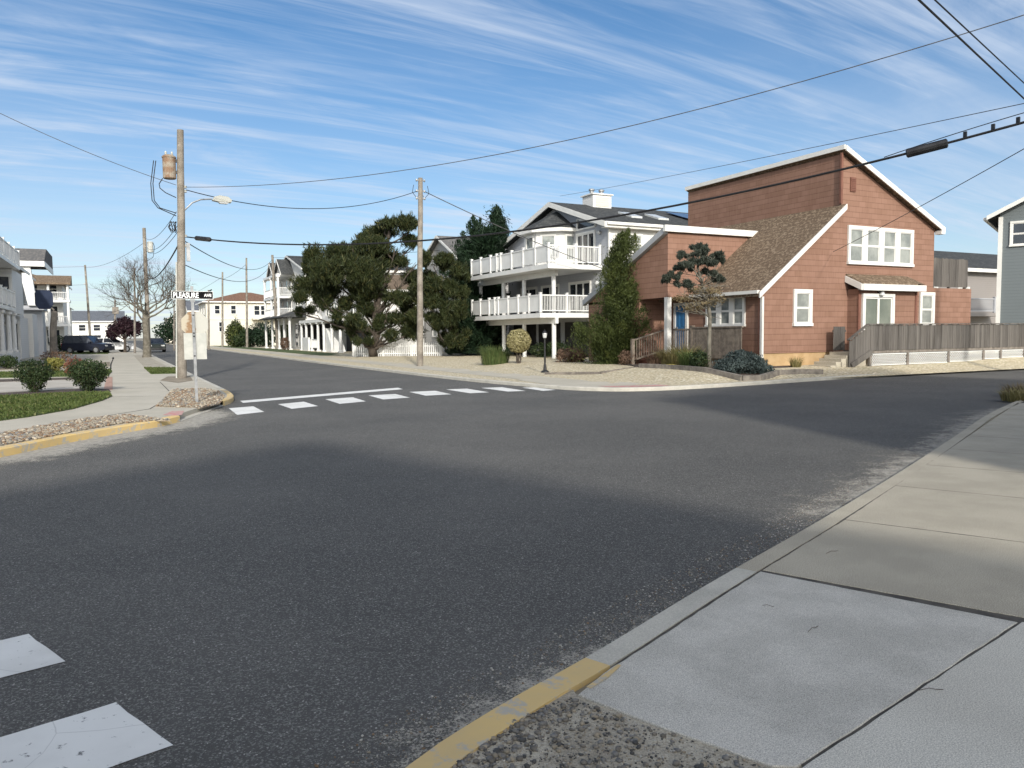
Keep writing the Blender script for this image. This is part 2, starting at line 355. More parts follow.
# ------------------------------------------------------------------ mesh tools
class MB:
    def __init__(s): s.v = []; s.f = []; s.mi = []; s.cur = 0
    def add(s, vs, fs):
        k = len(s.v); s.v += [tuple(x) for x in vs]
        for f in fs: s.f.append(tuple(i + k for i in f)); s.mi.append(s.cur)
        return s
    def box(s, x0, x1, y0, y1, z0, z1):
        return s.add([(x0, y0, z0), (x1, y0, z0), (x1, y1, z0), (x0, y1, z0), (x0, y0, z1), (x1, y0, z1), (x1, y1, z1), (x0, y1, z1)],
                     [(0, 3, 2, 1), (4, 5, 6, 7), (0, 1, 5, 4), (1, 2, 6, 5), (2, 3, 7, 6), (3, 0, 4, 7)])
    def fbox(s, fr, a0, a1, d0, d1, z0, z1):
        """box in a wall frame: a along the wall, d out of the wall, z up"""
        O, r, n = fr; P = lambda a, d, z: (O[0] + r[0] * a + n[0] * d, O[1] + r[1] * a + n[1] * d, z)
        return s.add([P(a0, d0, z0), P(a1, d0, z0), P(a1, d1, z0), P(a0, d1, z0), P(a0, d0, z1), P(a1, d0, z1), P(a1, d1, z1), P(a0, d1, z1)],
                     [(0, 3, 2, 1), (4, 5, 6, 7), (0, 1, 5, 4), (1, 2, 6, 5), (2, 3, 7, 6), (3, 0, 4, 7)])
    def prism(s, poly, vec):
        """closed prism: polygon (3-D points) swept by vec"""
        n = len(poly); V = [Vector(p) for p in poly]; d = Vector(vec)
        return s.add([*V, *[p + d for p in V]], [tuple(range(n - 1, -1, -1)), tuple(range(n, 2 * n))] + [(i, (i + 1) % n, n + (i + 1) % n, n + i) for i in range(n)])
    def poly(s, pts): return s.add(pts, [tuple(range(len(pts)))])
    def tube(s, pts, rad, n=8, cap=True):
        pts = [Vector(p) for p in pts]; k = len(s.v); m = len(pts)
        rads = rad if isinstance(rad, (list, tuple)) else [rad] * m
        t0 = (pts[1] - pts[0]).normalized(); up = Vector((0, 0, 1)) if abs(t0.z) < .9 else Vector((1, 0, 0))
        a = t0.cross(up).normalized(); vs = []
        for i, p in enumerate(pts):
            t = (pts[min(i + 1, m - 1)] - pts[max(i - 1, 0)]).normalized()
            a = (a - t * a.dot(t)).normalized(); b = t.cross(a)
            for j in range(n):
                g = 2 * math.pi * j / n; vs.append(p + (a * math.cos(g) + b * math.sin(g)) * rads[i])
        fs = [(i * n + j, i * n + (j + 1) % n, (i + 1) * n + (j + 1) % n, (i + 1) * n + j) for i in range(m - 1) for j in range(n)]
        if cap: fs += [tuple(range(n - 1, -1, -1)), tuple((m - 1) * n + j for j in range(n))]
        return s.add(vs, fs)
    def bar(s, p, q, wd, ht):
        """rectangular bar from p to q, wd wide, ht high"""
        p, q = Vector(p), Vector(q); t = (q - p).normalized()
        a = t.cross(Vector((0, 0, 1)));
        a = a.normalized() if a.length > 1e-4 else Vector((1, 0, 0))
        b = a.cross(t); vs = [e + a * i * wd / 2 + b * j * ht / 2 for e in (p, q) for i, j in ((-1, -1), (1, -1), (1, 1), (-1, 1))]
        return s.add(vs, [(0, 3, 2, 1), (4, 5, 6, 7), (0, 1, 5, 4), (1, 2, 6, 5), (2, 3, 7, 6), (3, 0, 4, 7)])
    def lathe(s, c, prof, n=16):
        k = len(prof); vs = [(c[0] + r * math.cos(2 * math.pi * j / n), c[1] + r * math.sin(2 * math.pi * j / n), c[2] + z) for r, z in prof for j in range(n)]
        fs = [(i * n + j, i * n + (j + 1) % n, (i + 1) * n + (j + 1) % n, (i + 1) * n + j) for i in range(k - 1) for j in range(n)]
        return s.add(vs, fs + [tuple(range(n - 1, -1, -1)), tuple((k - 1) * n + j for j in range(n))])
    def build(s, name, mats, parent=None, smooth=False, loc=None):
        if isinstance(mats, str): mats = [mats]
        base = root_loc(parent) if parent else Vector(loc or (0, 0, 0))
        me = bpy.data.meshes.new(name)
        me.from_pydata([tuple(Vector(v) - base) for v in s.v], [], s.f)
        for q in mats: me.materials.append(M(q))
        me.polygons.foreach_set('material_index', s.mi)
        if smooth: me.polygons.foreach_set('use_smooth', [True] * len(s.f))
        bm = bmesh.new(); bm.from_mesh(me); bmesh.ops.recalc_face_normals(bm, faces=bm.faces); bm.to_mesh(me); bm.free()
        o = bpy.data.objects.new(name, me); COL.objects.link(o)
        if parent: o.parent = parent
        else: o.location = base
        return o
def root_loc(o):
    l = Vector((0, 0, 0))
    while o: l += Vector(o.location); o = o.parent
    return l
def tag(o, label, cat, group=None):
    o['label'] = label; o['category'] = cat
    if group: o['group'] = group
    return o
def thing(name, loc, label, cat, group=None):
    o = bpy.data.objects.new(name, None); COL.objects.link(o); o.location = loc; o.empty_display_size = .3
    return tag(o, label, cat, group)
def struct(o, kind='structure'): o['kind'] = kind; return o
def sheet(name, pts, z, mat, kind='structure', skirt=0, curve=None):
    """flat slab with its top at z (number or function of x,y) and a skirt below it"""
    mb = MB(); zf = z if callable(z) else (lambda x, y: z)
    top = [(p[0], p[1], zf(p[0], p[1])) for p in pts]
    n = len(top)
    if skirt:
        mb.add(top + [(x, y, q - skirt) for x, y, q in top], [tuple(range(n))] + [(i, i + n, (i + 1) % n + n, (i + 1) % n) for i in range(n)])
    else: mb.poly(top)
    o = mb.build(name, mat)
    bm = bmesh.new(); bm.from_mesh(o.data); bmesh.ops.triangulate(bm, faces=[f for f in bm.faces if len(f.verts) > 4]); 
    for f in bm.faces:
        if f.normal.z < -.5: f.normal_flip()
    bm.to_mesh(o.data); bm.free()
    if kind: struct(o, kind)
    return o
def inside(p, poly):
    c = False; n = len(poly); x, y = p[0], p[1]
    for i in range(n):
        a, b = poly[i], poly[(i + 1) % n]
        if (a[1] > y) != (b[1] > y) and x < (b[0] - a[0]) * (y - a[1]) / (b[1] - a[1]) + a[0]: c = not c
    return c
def offset_line(pts, d):
    """polyline moved d to its left"""
    P = [Vector(p) for p in pts]; o = []
    for i, p in enumerate(P):
        t = (P[min(i + 1, len(P) - 1)] - P[max(i - 1, 0)]).normalized(); o.append(p + Vector((-t.y, t.x)) * d)
    return o
def resample(pts, step):
    P = [Vector(p) for p in pts]; o = [P[0]]
    for a, b in zip(P, P[1:]):
        n = max(1, int((b - a).length / step)); o += [a.lerp(b, (i + 1) / n) for i in range(n)]
    return o
def smooth_line(pts, it=2):
    P = [Vector(p) for p in pts]
    for _ in range(it):
        Q = [P[0]]
        for a, b in zip(P, P[1:]): Q += [a.lerp(b, .25), a.lerp(b, .75)]
        P = Q + [P[-1]]
    return P
def curb(name, line, width, z, mats, bot=-.05, pick=None):
    """kerb whose road face follows line; the lot lies to the LEFT of the line"""
    L_ = [Vector(p) for p in line]; inn = offset_line(L_, width); mb = MB(); b = .018
    rim = offset_line(L_, b)
    for i in range(len(L_) - 1):
        mb.cur = pick(i / (len(L_) - 1), L_[i]) if pick else 0
        a0, a1, r0, r1, i0, i1 = L_[i], L_[i + 1], rim[i], rim[i + 1], inn[i], inn[i + 1]
        mb.add([(a0.x, a0.y, bot), (a1.x, a1.y, bot), (a1.x, a1.y, z - b), (a0.x, a0.y, z - b), (r1.x, r1.y, z), (r0.x, r0.y, z), (i1.x, i1.y, z), (i0.x, i0.y, z), (i1.x, i1.y, bot), (i0.x, i0.y, bot)],
               [(0, 1, 2, 3), (3, 2, 4, 5), (5, 4, 6, 7), (7, 6, 8, 9)])
    return struct(mb.build(name, mats))

def scatter_leaves(name, P, Nn, size, mat, parent, asp=1.6, jit=.9, loc=None, up=0.0, out=0.0, tone=None):
    """one mesh of small rhombic leaves at points P facing roughly Nn"""
    n = len(P); P = np.asarray(P, float); Nn = np.asarray(Nn, float)
    nr = Nn + RNG.normal(0, jit, (n, 3)); nr /= np.linalg.norm(nr, axis=1, keepdims=True) + 1e-9
    t = RNG.normal(0, 1, (n, 3)); t[:, 2] += up
    if out:
        t += out * Nn; nr = RNG.normal(0, 1, (n, 3)); nr /= np.linalg.norm(nr, axis=1, keepdims=True)
        t /= np.linalg.norm(t, axis=1, keepdims=True); nr -= t * (nr * t).sum(1, keepdims=True); nr /= np.linalg.norm(nr, axis=1, keepdims=True) + 1e-9
    t -= nr * (t * nr).sum(1, keepdims=True); t /= np.linalg.norm(t, axis=1, keepdims=True) + 1e-9
    bt = np.cross(nr, t); s = size * RNG.uniform(.6, 1.35, (n, 1))
    V = np.stack([P - t * s * asp * .5, P + bt * s * .5, P + t * s * asp * .5, P - bt * s * .5], 1).reshape(-1, 3)
    base = root_loc(parent) if parent else Vector(loc or (0, 0, 0))
    V = V - np.array(base)
    me = bpy.data.meshes.new(name)
    me.vertices.add(4 * n); me.vertices.foreach_set('co', V.ravel())
    me.loops.add(4 * n); me.loops.foreach_set('vertex_index', np.arange(4 * n, dtype=np.int32))
    me.polygons.add(n); me.polygons.foreach_set('loop_start', np.arange(0, 4 * n, 4, dtype=np.int32))
    me.update(calc_edges=True)
    a = me.attributes.new('rnd', 'FLOAT', 'POINT'); a.data.foreach_set('value', np.repeat(RNG.random(n) if tone is None else np.clip(.62 * np.asarray(tone) + .38 * RNG.random(n), 0, 1), 4).astype(np.float32))
    me.materials.append(M(mat)); me.validate()
    o = bpy.data.objects.new(name, me); COL.objects.link(o)
    if parent: o.parent = parent
    else: o.location = base
    return o
def blob_points(blobs, n, shell=.45, lump=.22):
    """points through ellipsoids (x,y,z,rx,ry,rz), denser near their skins, rims uneven"""
    vol = np.array([(b[3] * b[4] * b[5]) ** .72 for b in blobs]); cnt = (vol / vol.sum() * n).astype(int) + 1
    PP, NN = [], []
    for b, k in zip(blobs, cnt):
        d = RNG.normal(0, 1, (k, 3)); d /= np.linalg.norm(d, axis=1, keepdims=True)
        ph = RNG.uniform(0, 6.28, 6)
        l = 1 + lump * (np.sin(d[:, 0] * 5 + ph[0]) * np.sin(d[:, 1] * 5 + ph[1]) + .7 * np.sin(d[:, 2] * 8 + ph[2]) * np.sin(d[:, 0] * 9 + ph[3]))
        r = (shell + (1 - shell) * RNG.random(k) ** .5) * l
        PP.append(np.array(b[:3]) + d * r[:, None] * np.array(b[3:6])); NN.append(d / np.array(b[3:6]) * min(b[3:6]))
    P = np.concatenate(PP); Q = np.concatenate(NN); Q /= np.linalg.norm(Q, axis=1, keepdims=True) + 1e-9
    return P, Q

# ================================================================== SETTING
def ss(t): t = max(0., min(1., t)); return t * t * (3 - 2 * t)
def yz(x, y):
    """height of the gravel yards round the shingle house and the house behind it"""
    h = .105 + .215 * ss((y - 17.7) / 2.0) * ss((x - 14.2) / 3.2) * (1 - .75 * ss((y - 31) / 6))
    return h + .16 * ss((x - 27) / 8) * ss((y - 18) / 1.5)
def yp(px, py):
    z = .2
    for _ in range(12):
        p = gp(px, py, z); z = yz(p.x, p.y)
    return Vector((p.x, p.y, z))

sheet('ground', [(-1500, -600), (1500, -600), (1500, 2200), (-1500, 2200)], -.06, 'ground')
road = sheet('road', [(-70, -45), (95, -45), (95, 25), (14, 25), (11.2, 30), (11.2, 460), (2.0, 460), (2.0, 30), (-70, 30)], 0, 'asphalt')

# kerb lines, measured
left_pts = [(-62, -15), (-20, 0), (-8, 5.2), (-3.4, 9.6)] + gl([(0, 458), (36, 450), (78, 441), (118, 434), (160, 427), (180, 422)], 0)
left_flush = gl([(180, 422), (205, 413), (223, 406)], 0)
left_up = [Vector(p) for p in [(2.09, 18.87), (2.42, 19.7), (2.60, 21.0), (2.64, 23.2), (2.62, 26.3), (2.60, 30.8), (2.56, 40), (2.5, 60), (2.5, 120), (2.5, 440)]]
right_pts = [(10.3, 440), (10.3, 120), (10.35, 60), (10.3, 45), (10.35, 34), (10.45, 27), (10.6, 23.5), (10.95, 20.6), (11.2, 18.9), (11.6, 17.9), (12.3, 17.2), (13.8, 16.9), (17.3, 17.2), (22.2, 17.8), (27.1, 18.1), (31, 18.2), (45, 18.4), (90, 18.6)]
near_pts = [(-22, -10), (-6, -3.2), (-2.2, -1.0), (-.7, .9), (.1, 2.0), (.81, 2.56), (1.36, 2.83), (1.98, 3.07), (2.85, 3.47), (3.59, 3.79), (5.07, 4.41), (8.91, 6.12), (16.04, 9.45), (24, 12.2), (34, 13.2), (90, 14)]
ll = smooth_line(left_pts, 2); lf = left_flush; lu = smooth_line(left_up, 2); rl = smooth_line(right_pts, 2); nl = smooth_line(near_pts, 2)

full_left = ll + lf[1:-1] + lu
struct_left = sheet('left_corner', offset_line(full_left, .12) + [Vector((-80, 440)), Vector((-80, -20))], .118, 'concrete_walk', skirt=.18); struct_left.name = 'sidewalk'
rr = offset_line(rl, .12)
plate = sheet('gravel_verge', rr + [Vector((95, 440)), Vector((20, 440))], .098, 'shell_gravel', skirt=.16)
nn = offset_line(nl[::-1], .1)
sheet('verge', nn + [Vector((-22, -45)), Vector((90, -45))], .03, 'ground', skirt=.1)

curb('kerb', ll, .15, .125, ['curb_yellow', 'concrete_curb'], pick=lambda t, p: 0 if p.y > 7 else 1)
curb('kerb', [Vector(p) for p in lf], .15, .03, ['concrete_curb'])
curb('kerb', lu, .15, .125, ['concrete_curb', 'curb_yellow'], pick=lambda t, p: 1 if p.y < 22.6 else 0)
curb('kerb', rl, .15, .105, ['concrete_curb'])
curb('kerb', nl[::-1], .155, .056, ['concrete_curb', 'curb_yellow', 'concrete_old'], pick=lambda t, p: 1 if -.2 < p.x < 2.0 else (0 if p.x < 3.7 else 2))

# raised gravel yard
mb = MB(); gx = np.arange(12.5, 60.01, .5); gy = np.arange(17.6, 62.01, .5)
for i, x in enumerate(gx):
    for j, y in enumerate(gy):
        edge = i in (0, len(gx) - 1) or j in (0, len(gy) - 1)
        mb.v.append((x, y, .06 if edge else yz(x, y) + random.uniform(-.008, .008)))
k = len(gy)
for i in range(len(gx) - 1):
    for j in range(k - 1): mb.f.append((i * k + j, (i + 1) * k + j, (i + 1) * k + j + 1, i * k + j + 1)); mb.mi.append(0)
struct(mb.build('gravel_yard', 'shell_gravel', smooth=True))

# road paint (parts of the road)
def paint(name, pts, z=.004):
    P = [Vector(p) for p in pts]; mb = MB(); Q = []
    for a, b in zip(P, P[1:] + P[:1]):
        n = max(2, int((b - a).length / .12)); d = (b - a).normalized()
        for i in range(n):
            q = a.lerp(b, i / n); j = random.uniform(-.006, .003) if i else 0
            Q.append(q + Vector((-d.y, d.x)) * j)
    mb.poly([(q.x, q.y, z) for q in Q]); o = mb.build(name, 'road_paint', road)
    bm = bmesh.new(); bm.from_mesh(o.data); bmesh.ops.triangulate(bm, faces=bm.faces)
    for f in bm.faces:
        if f.normal.z < 0: f.normal_flip()
    bm.to_mesh(o.data); bm.free(); return o
for q in [[(228.7, 408.4), (253.3, 406.4), (264.3, 412), (237, 415)], [(278, 404.3), (304, 401.8), (318, 406.2), (291.6, 409)],
          [(325.2, 399.3), (353, 397.4), (366, 401.5), (339.5, 404)], [(368.2, 395.5), (395.5, 394.1), (410, 397.7), (383.2, 399.6)],
          [(409.2, 392), (435.2, 390.9), (451.6, 394.4), (425.6, 395.8)], [(445.9, 389.6), (467, 388.7), (489.2, 392.4), (470.5, 393.4)],
          [(481, 388), (502, 387.3), (525.5, 391), (508, 391.7)], [(522, 387.7), (534, 387.4), (556, 390), (543, 391)]]:
    paint('crosswalk_bar', gl(q, 0))
paint('stop_line', gl([(240, 401), (398, 387.8), (403, 389.3), (243, 403)], 0))
def bar_near(corner, across, length):
    a = gp(*corner).to_2d(); b = gp(*across).to_2d(); d = (b - a).normalized(); n = Vector((d.y, -d.x)); n = n if n.x < 0 else -n
    n = (n + Vector((-.05, .10))).normalized()
    paint('crosswalk_bar', [a, b, b + n * length, a + n * length])
bar_near((116, 703), (173.4, 746), 1.9); bar_near((28.7, 634.4), (65.5, 662), 1.9)

# near pavement: slabs over dark joints
def slab(pts, mat, z=.056, gap=.005):
    P = [Vector(p) for p in pts]; c = sum(P, Vector((0, 0))) / len(P); Q = []
    for a_, b2 in zip(P, P[1:] + P[:1]):
        k_ = max(1, int((b2 - a_).length / .09)); dd = (b2 - a_).normalized(); Q += [a_.lerp(b2, i / k_) + Vector((-dd.y, dd.x)) * (random.uniform(-.0035, .0035) if i else 0) for i in range(k_)]
    P = Q
    A = sum(P[i].x * P[(i + 1) % len(P)].y - P[(i + 1) % len(P)].x * P[i].y for i in range(len(P)))
    if A < 0: P.reverse()
    mb = MB(); n = len(P); inn = []
    for i in range(n):
        e0 = (P[i] - P[i - 1]).normalized(); e1 = (P[(i + 1) % n] - P[i]).normalized()
        n0 = Vector((-e0.y, e0.x)); n1 = Vector((-e1.y, e1.x)); m = (n0 + n1)
        m = m / max(.3, m.dot(n0)); inn.append(m)
    rings = [[(P[i] + inn[i] * (gap + o)).to_tuple() + (zz_,) for i in range(n)] for o, zz_ in ((0, z - .05), (0, z - .004), (.0025, z - .001), (.005, z))]
    k = [q for r in rings for q in r]; fs = [(a * n + i, a * n + (i + 1) % n, (a + 1) * n + (i + 1) % n, (a + 1) * n + i) for a in range(3) for i in range(n)]
    mb.add(k, fs + [tuple(3 * n + i for i in range(n))]); return struct(mb.build('sidewalk_slab', mat))
sheet('pavement_joint', [(1.98, 2.90), (3.7, 3.68), (5.2, 4.33), (4.95, .9), (2.5, .2), (2.12, 1.9), (1.87, 2.46), (1.78, 2.72)], .0515, 'joint')
sheet('pavement_joint', [(5.15, 4.29), (12, 7.36), (17.2, 9.7), (18.6, 6.9), (12.6, 4.2), (6.4, 1.7)], .0553, 'joint')
J = lambda s, t: Vector((5.24, 4.31)) + Vector((.911, .412)) * s + Vector((.45, -.893)) * t
slab(gl([(602, 673), (577, 694), (641, 719.5), (772, 766), (797, 767), (1019, 622), (760, 571)], .056), 'concrete_ramp', gap=.004)
slab([(2.09, 1.89), (4.2, 2.33), (4.75, .7), (2.5, .1)], 'concrete_side')
slab([(3.66, 3.64), J(0, 0), J(0, 2.9), (4.95, .9)], 'concrete_old')
for s0, s1 in ((0, 1.75), (1.75, 3.25), (3.25, 4.75), (4.75, 6.3), (6.3, 7.85), (7.85, 9.4), (9.4, 11.0), (11.0, 12.6)):
    slab([J(s0, 0), J(s1, 0), J(s1, 2.9), J(s0, 2.9)], 'concrete_old')
sheet('gravel_bed', [(-.5, .6), (.3, 1.9), (.80, 2.46), (1.36, 2.78), (1.74, 2.90), (1.70, 2.76), (1.82, 2.45), (2.03, 1.96), (2.1, .6)], .046, 'sand_grit')

def stones(name, pts, n, r0, r1, mats, z, dens=None):
    """loose stones, each a lumpy little solid, strewn inside a polygon"""
    xs = [p[0] for p in pts]; ys = [p[1] for p in pts]; V = []; Fc = []; MI = []
    bm = bmesh.new(); bmesh.ops.create_icosphere(bm, subdivisions=1, radius=1); bv = np.array([v.co[:] for v in bm.verts]); bf = [[v.index for v in f.verts] for f in bm.faces]; bm.free()
    c = 0
    while c < n:
        x, y = random.uniform(min(xs), max(xs)), random.uniform(min(ys), max(ys))
        if not inside((x, y), pts) or (dens and random.random() > dens(x, y)): continue
        r = r0 + (r1 - r0) * random.random() ** 2.2
        q = bv * (1 + RNG.uniform(-.22, .22, (len(bv), 1))) * np.array([r * random.uniform(.8, 1.35), r * random.uniform(.7, 1.0), r * random.uniform(.45, .75)])
        a = random.uniform(0, 6.28); q = q @ np.array([[math.cos(a), math.sin(a), 0], [-math.sin(a), math.cos(a), 0], [0, 0, 1]])
        q += (x, y, z + r * .3); k = len(V); V += q.tolist(); Fc += [tuple(i + k for i in f) for f in bf]; MI += [random.randrange(len(mats))] * len(bf); c += 1
    mb = MB(); mb.v = V; mb.f = Fc; mb.mi = MI; o = mb.build(name, mats, smooth=True); o['kind'] = 'stuff'; return o
for nme, col in (('stone_dark', (.065, .065, .064)), ('stone_mid', (.15, .137, .118)), ('stone_grey', (.17, .165, .155)), ('stone_tan', (.27, .235, .18)), ('stone_pale', (.40, .385, .35)), ('stone_brown', (.20, .135, .085)), ('stone_cream', (.40, .35, .275))):
    nmat(nme, tuple(c * .8 for c in col), tuple(min(1, c * 1.2) for c in col), 18, .85, .3, 60)
nb = [tuple(p) for p in [(.55, 1.75), (.72, 2.25), (1.0, 2.48), (1.42, 2.70), (1.66, 2.74), (1.78, 2.45), (1.99, 1.98), (2.03, 1.7)]]
stones('pebbles', nb, 2400, .005, .016, ['stone_dark', 'stone_grey', 'stone_grey', 'stone_mid', 'stone_mid', 'stone_tan'], .046, lambda x, y: .18 + .82 * ss((1.55 - x + .5 * math.sin(y * 5)) / .7))
stones('pebbles', nb, 5200, .0018, .006, ['stone_grey', 'stone_tan', 'stone_pale', 'stone_dark'], .046)
near_strip = [p for p in nl if -.2 < p.x < 17]
grit = near_strip + offset_line(near_strip, .35)[::-1]
stones('road_grit', [tuple(p) for p in grit], 5200, .0018, .0075, ['stone_tan', 'stone_pale', 'stone_pale', 'stone_brown', 'stone_grey'], .001, lambda x, y: (1 if x < 7 else .3) * random.random())

def drift(line, width, side, z=.0035, rows=6, ends=True, amt=1.0):
    L_ = resample(line, .25); mb = MB(); n = len(L_); V = []; E_ = []
    for r in range(rows + 1):
        o = offset_line(L_, side * (width * r / rows - .02))
        for i, p in enumerate(o):
            V.append((p.x, p.y, z)); f = 1 - r / rows
            if ends: f *= min(1, min(i, n - 1 - i) / 8)
            E_.append(f * amt)
    mb.v = V; mb.f = [(r * n + i, r * n + i + 1, (r + 1) * n + i + 1, (r + 1) * n + i) for r in range(rows) for i in range(n - 1)]; mb.mi = [0] * len(mb.f)
    o = mb.build('sand', 'sand_drift'); struct(o); a = o.data.attributes.new('edge', 'FLOAT', 'POINT'); a.data.foreach_set('value', E_)
    if o.data.polygons[0].normal.z < 0: o.data.flip_normals()
    return o
drift([p for p in ll if p.y > 10] + lf[1:], 1.35, -1, amt=1.35)
drift([p for p in nl if -.4 < p.x < 3.9], .50, 1, amt=.80)
drift([p for p in nl if 3.3 < p.x < 19], 1.0, 1, amt=.80)
drift([p for p in rl if p.x > 12.5 and p.x < 40], .25, -1, amt=.8)
drift([p for p in rl if p.x < 12 and p.y < 90], .35, -1, amt=.6)
drift(gl([(0, 470), (20, 468), (40, 466)], 0), .25, 1, z=.005, amt=1.0)

# left corner: lawn, beds, drives
def lawn(px, n, hgt=.05, z=.118, name='lawn'):
    P = gl(px, z); o = sheet(name, P, z + .02, 'lawn_soil', skirt=.05)
    xs = [p.x for p in P]; ys = [p.y for p in P]; Q = []
    while len(Q) < n:
        q = (random.uniform(min(xs), max(xs)), random.uniform(min(ys), max(ys)))
        if inside(q, P): Q.append((q[0], q[1], z + .02 + random.random() * hgt * .6))
    g = scatter_leaves('grass', Q, [(random.gauss(0, 1), random.gauss(0, 1), .25) for _ in Q], .035, 'blade_lawn', None, 2.2, .35, up=2.5); g['kind'] = 'stuff'
lawn([(0, 421), (27, 417.5), (73, 409.3), (102, 401), (112, 396.5), (109, 393), (73, 393.8), (0, 397.4), (-60, 399), (-60, 430)], 15000)
lawn([(0, 378), (108, 376), (112, 372), (111, 370), (0, 372.5), (-60, 374), (-60, 380)], 7000)
lawn([(144, 368), (177, 368.3), (179, 373.6), (151, 374.2)], 3500)
lawn([(48, 354.5), (108, 354), (110, 351.8), (50, 352)], 2500)
Z1 = .118
sheet('mulch_bed', gl([(-60, 397), (0, 396.8), (73, 393.2), (111, 392), (109, 389.5), (90, 388.4), (0, 393.2), (-60, 395)], Z1), Z1 + .012, 'mulch', skirt=.03)
sheet('driveway', gl([(-60, 394), (0, 392.5), (90, 388), (104, 388), (107, 378.5), (0, 382.5), (-60, 384)], Z1), Z1 + .005, 'driveway')
sheet('brick_edging', gl([(-60, 383.5), (0, 382), (107, 378.2), (107.5, 376.6), (0, 379.6), (-60, 381)], Z1), Z1 + .012, 'mulch', skirt=.03)
sheet('brick_paving', gl([(103.5, 390), (112.5, 390), (112.5, 377), (107, 377)], Z1), Z1 + .009, 'brick_paver', skirt=.02)
sheet('garden_bed', gl([(-60, 371), (0, 370.2), (50, 367.5), (110, 366.5), (110, 362), (0, 365.5), (-60, 367)], Z1), Z1 + .008, 'earth', skirt=.02)
sheet('garden_path', gl([(0, 361), (45, 356), (108, 355.8), (109, 360), (0, 365)], Z1), Z1 + .006, 'concrete_old')
bed1 = gl([(-60, 440), (0, 435), (36, 427.5), (91, 418.4), (127.5, 415.7), (157, 419), (170, 420.5), (158, 420.6), (118, 424.5), (78, 431.3), (36, 440), (0, 446), (-60, 459)], Z1)
bed2 = gl([(155, 407), (162, 401), (173, 390), (187.5, 389), (205, 388.6), (218, 391.5), (224.5, 396.5), (220, 403.5), (200, 408)], Z1)
for i, bd in enumerate((bed1, bed2)):
    sheet('stone_bed', bd, Z1 + .008, 'river_stone', skirt=.02)
    stones('river_stones', [tuple(p) for p in bd], (3600, 2200)[i], .016, .040, ['stone_tan', 'stone_brown', 'stone_cream', 'stone_tan', 'stone_tan', 'stone_grey', 'stone_brown'], Z1 + .012)
sheet('earth_patch', gl([(160, 380.5), (168, 376.5), (190, 376), (193, 380.5), (178, 383)], Z1), Z1 + .006, 'earth')
sheet('verge_strip', gl([(133, 355), (146, 355.5), (168, 366.5), (144, 367)], Z1), Z1 + .005, 'sand_grit')
sheet('paint_mark', gl([(163, 415), (172, 411.2), (184, 411), (182, 415), (170, 416.5)], Z1), Z1 + .004, 'pink_paint')
for a, b_ in (((112, 383), (160, 383)), ((113, 373), (146, 374)), ((110, 397), (160, 396)), ((160, 382), (169, 391)), ((112, 366), (140, 366)), ((150, 409), (60, 423)), ((150, 409), (163, 401)), ((113, 389), (155, 388)), ((112, 361), (135, 361))):
    p, q = gp(*a, Z1), gp(*b_, Z1); d = (q - p).normalized(); n = Vector((-d.y, d.x, 0)) * .014
    sheet('pavement_joint', [(p + n).to_2d(), (p - n).to_2d(), (q - n).to_2d(), (q + n).to_2d()], Z1 + .0035, 'joint')

# right corner: footway and ramp
sheet('footway', [(11.75, 22.2), (13.2, 21.5), (13.35, 27), (13.3, 200), (11.8, 200), (11.75, 27)], .104, 'concrete_walk')
seg_ = [p for p in offset_line(rl, .16) if 11.2 < p.x < 13.9 and p.y < 19.6]
sheet('kerb_ramp', seg_ + [Vector((13.9, 18.0)), Vector((13.4, 20.4)), Vector((12.9, 22.3)), Vector((11.5, 22.3))], .105, 'concrete_walk')
seg_ = [p for p in offset_line(rl, .2) if 12.0 < p.x < 13.9 and p.y < 18]; sheet('paint_mark', seg_ + [q + Vector((.05, .55)) for q in seg_[::-1]], .109, 'pink_paint')
for n_, a, b_ in (('x', (545, 374.5), (600, 369.5)), ('x', (600, 369.5), (655, 366))):
    p, q = yp(*a), yp(*b_); mb = MB(); mb.bar(p + Vector((0, 0, .03)), q + Vector((0, 0, .03)), .09, .1); struct(mb.build('timber_edging', 'timber_grey'))
pl = [yp(*q) for q in ((640, 367.5), (672, 369), (705, 371.5), (742, 373.5), (760, 373), (778, 370.5), (800, 369.5), (822, 369))]
for a, b_ in zip(pl, pl[1:]):
    mb = MB(); mb.bar(a + Vector((0, 0, .06)), b_ + Vector((0, 0, .06)), .14, .18); struct(mb.build('timber_edging', 'timber_grey'))
bedp = [p.to_2d() for p in pl] + [Vector((22.0, 20.4)), Vector((20.5, 20.4)), Vector((19.6, 21)), Vector((19.2, 24.5)), Vector((18, 25.5))]
sheet('mulch_bed', bedp, lambda x, y: yz(x, y) + .035, 'mulch', skirt=.1)

ya, yb_ = gp(585, 686, .06).to_2d(), gp(618, 664, .06).to_2d(); dq = (yb_ - ya).normalized(); nq = Vector((dq.y, -dq.x)) * .035
sheet('paint_mark', [ya + nq * .2, yb_, yb_ + nq * .5, ya.lerp(yb_, .5) + nq, ya + nq * .9], .0590, 'curb_yellow')

sheet('grass_strip', [(13.6, 58), (16.2, 58), (16.6, 84), (16.2, 130), (14.2, 170), (13.6, 170)], .112, 'lawn_soil', skirt=.03)

lf_ = [p for p in nl if .2 < p.x < 14]; Q = []
for k in range(420):
    i = random.randrange(len(lf_) - 1); p = lf_[i].lerp(lf_[i + 1], random.random()); d = (lf_[i + 1] - lf_[i]).normalized(); o = random.choice((-1, -1, -1, 1)) * random.random() ** 2.5 * .35 - .03
    Q.append((p.x - d.y * -o, p.y + d.x * -o, .006 if o < 0 else .062)) if False else Q.append((p.x + d.y * abs(o), p.y - d.x * abs(o), .005))
g = scatter_leaves('leaf_litter', Q, [(0, 0, 1)] * len(Q), .011, 'leaf_dry', None, 2.2, .35); g['kind'] = 'stuff'

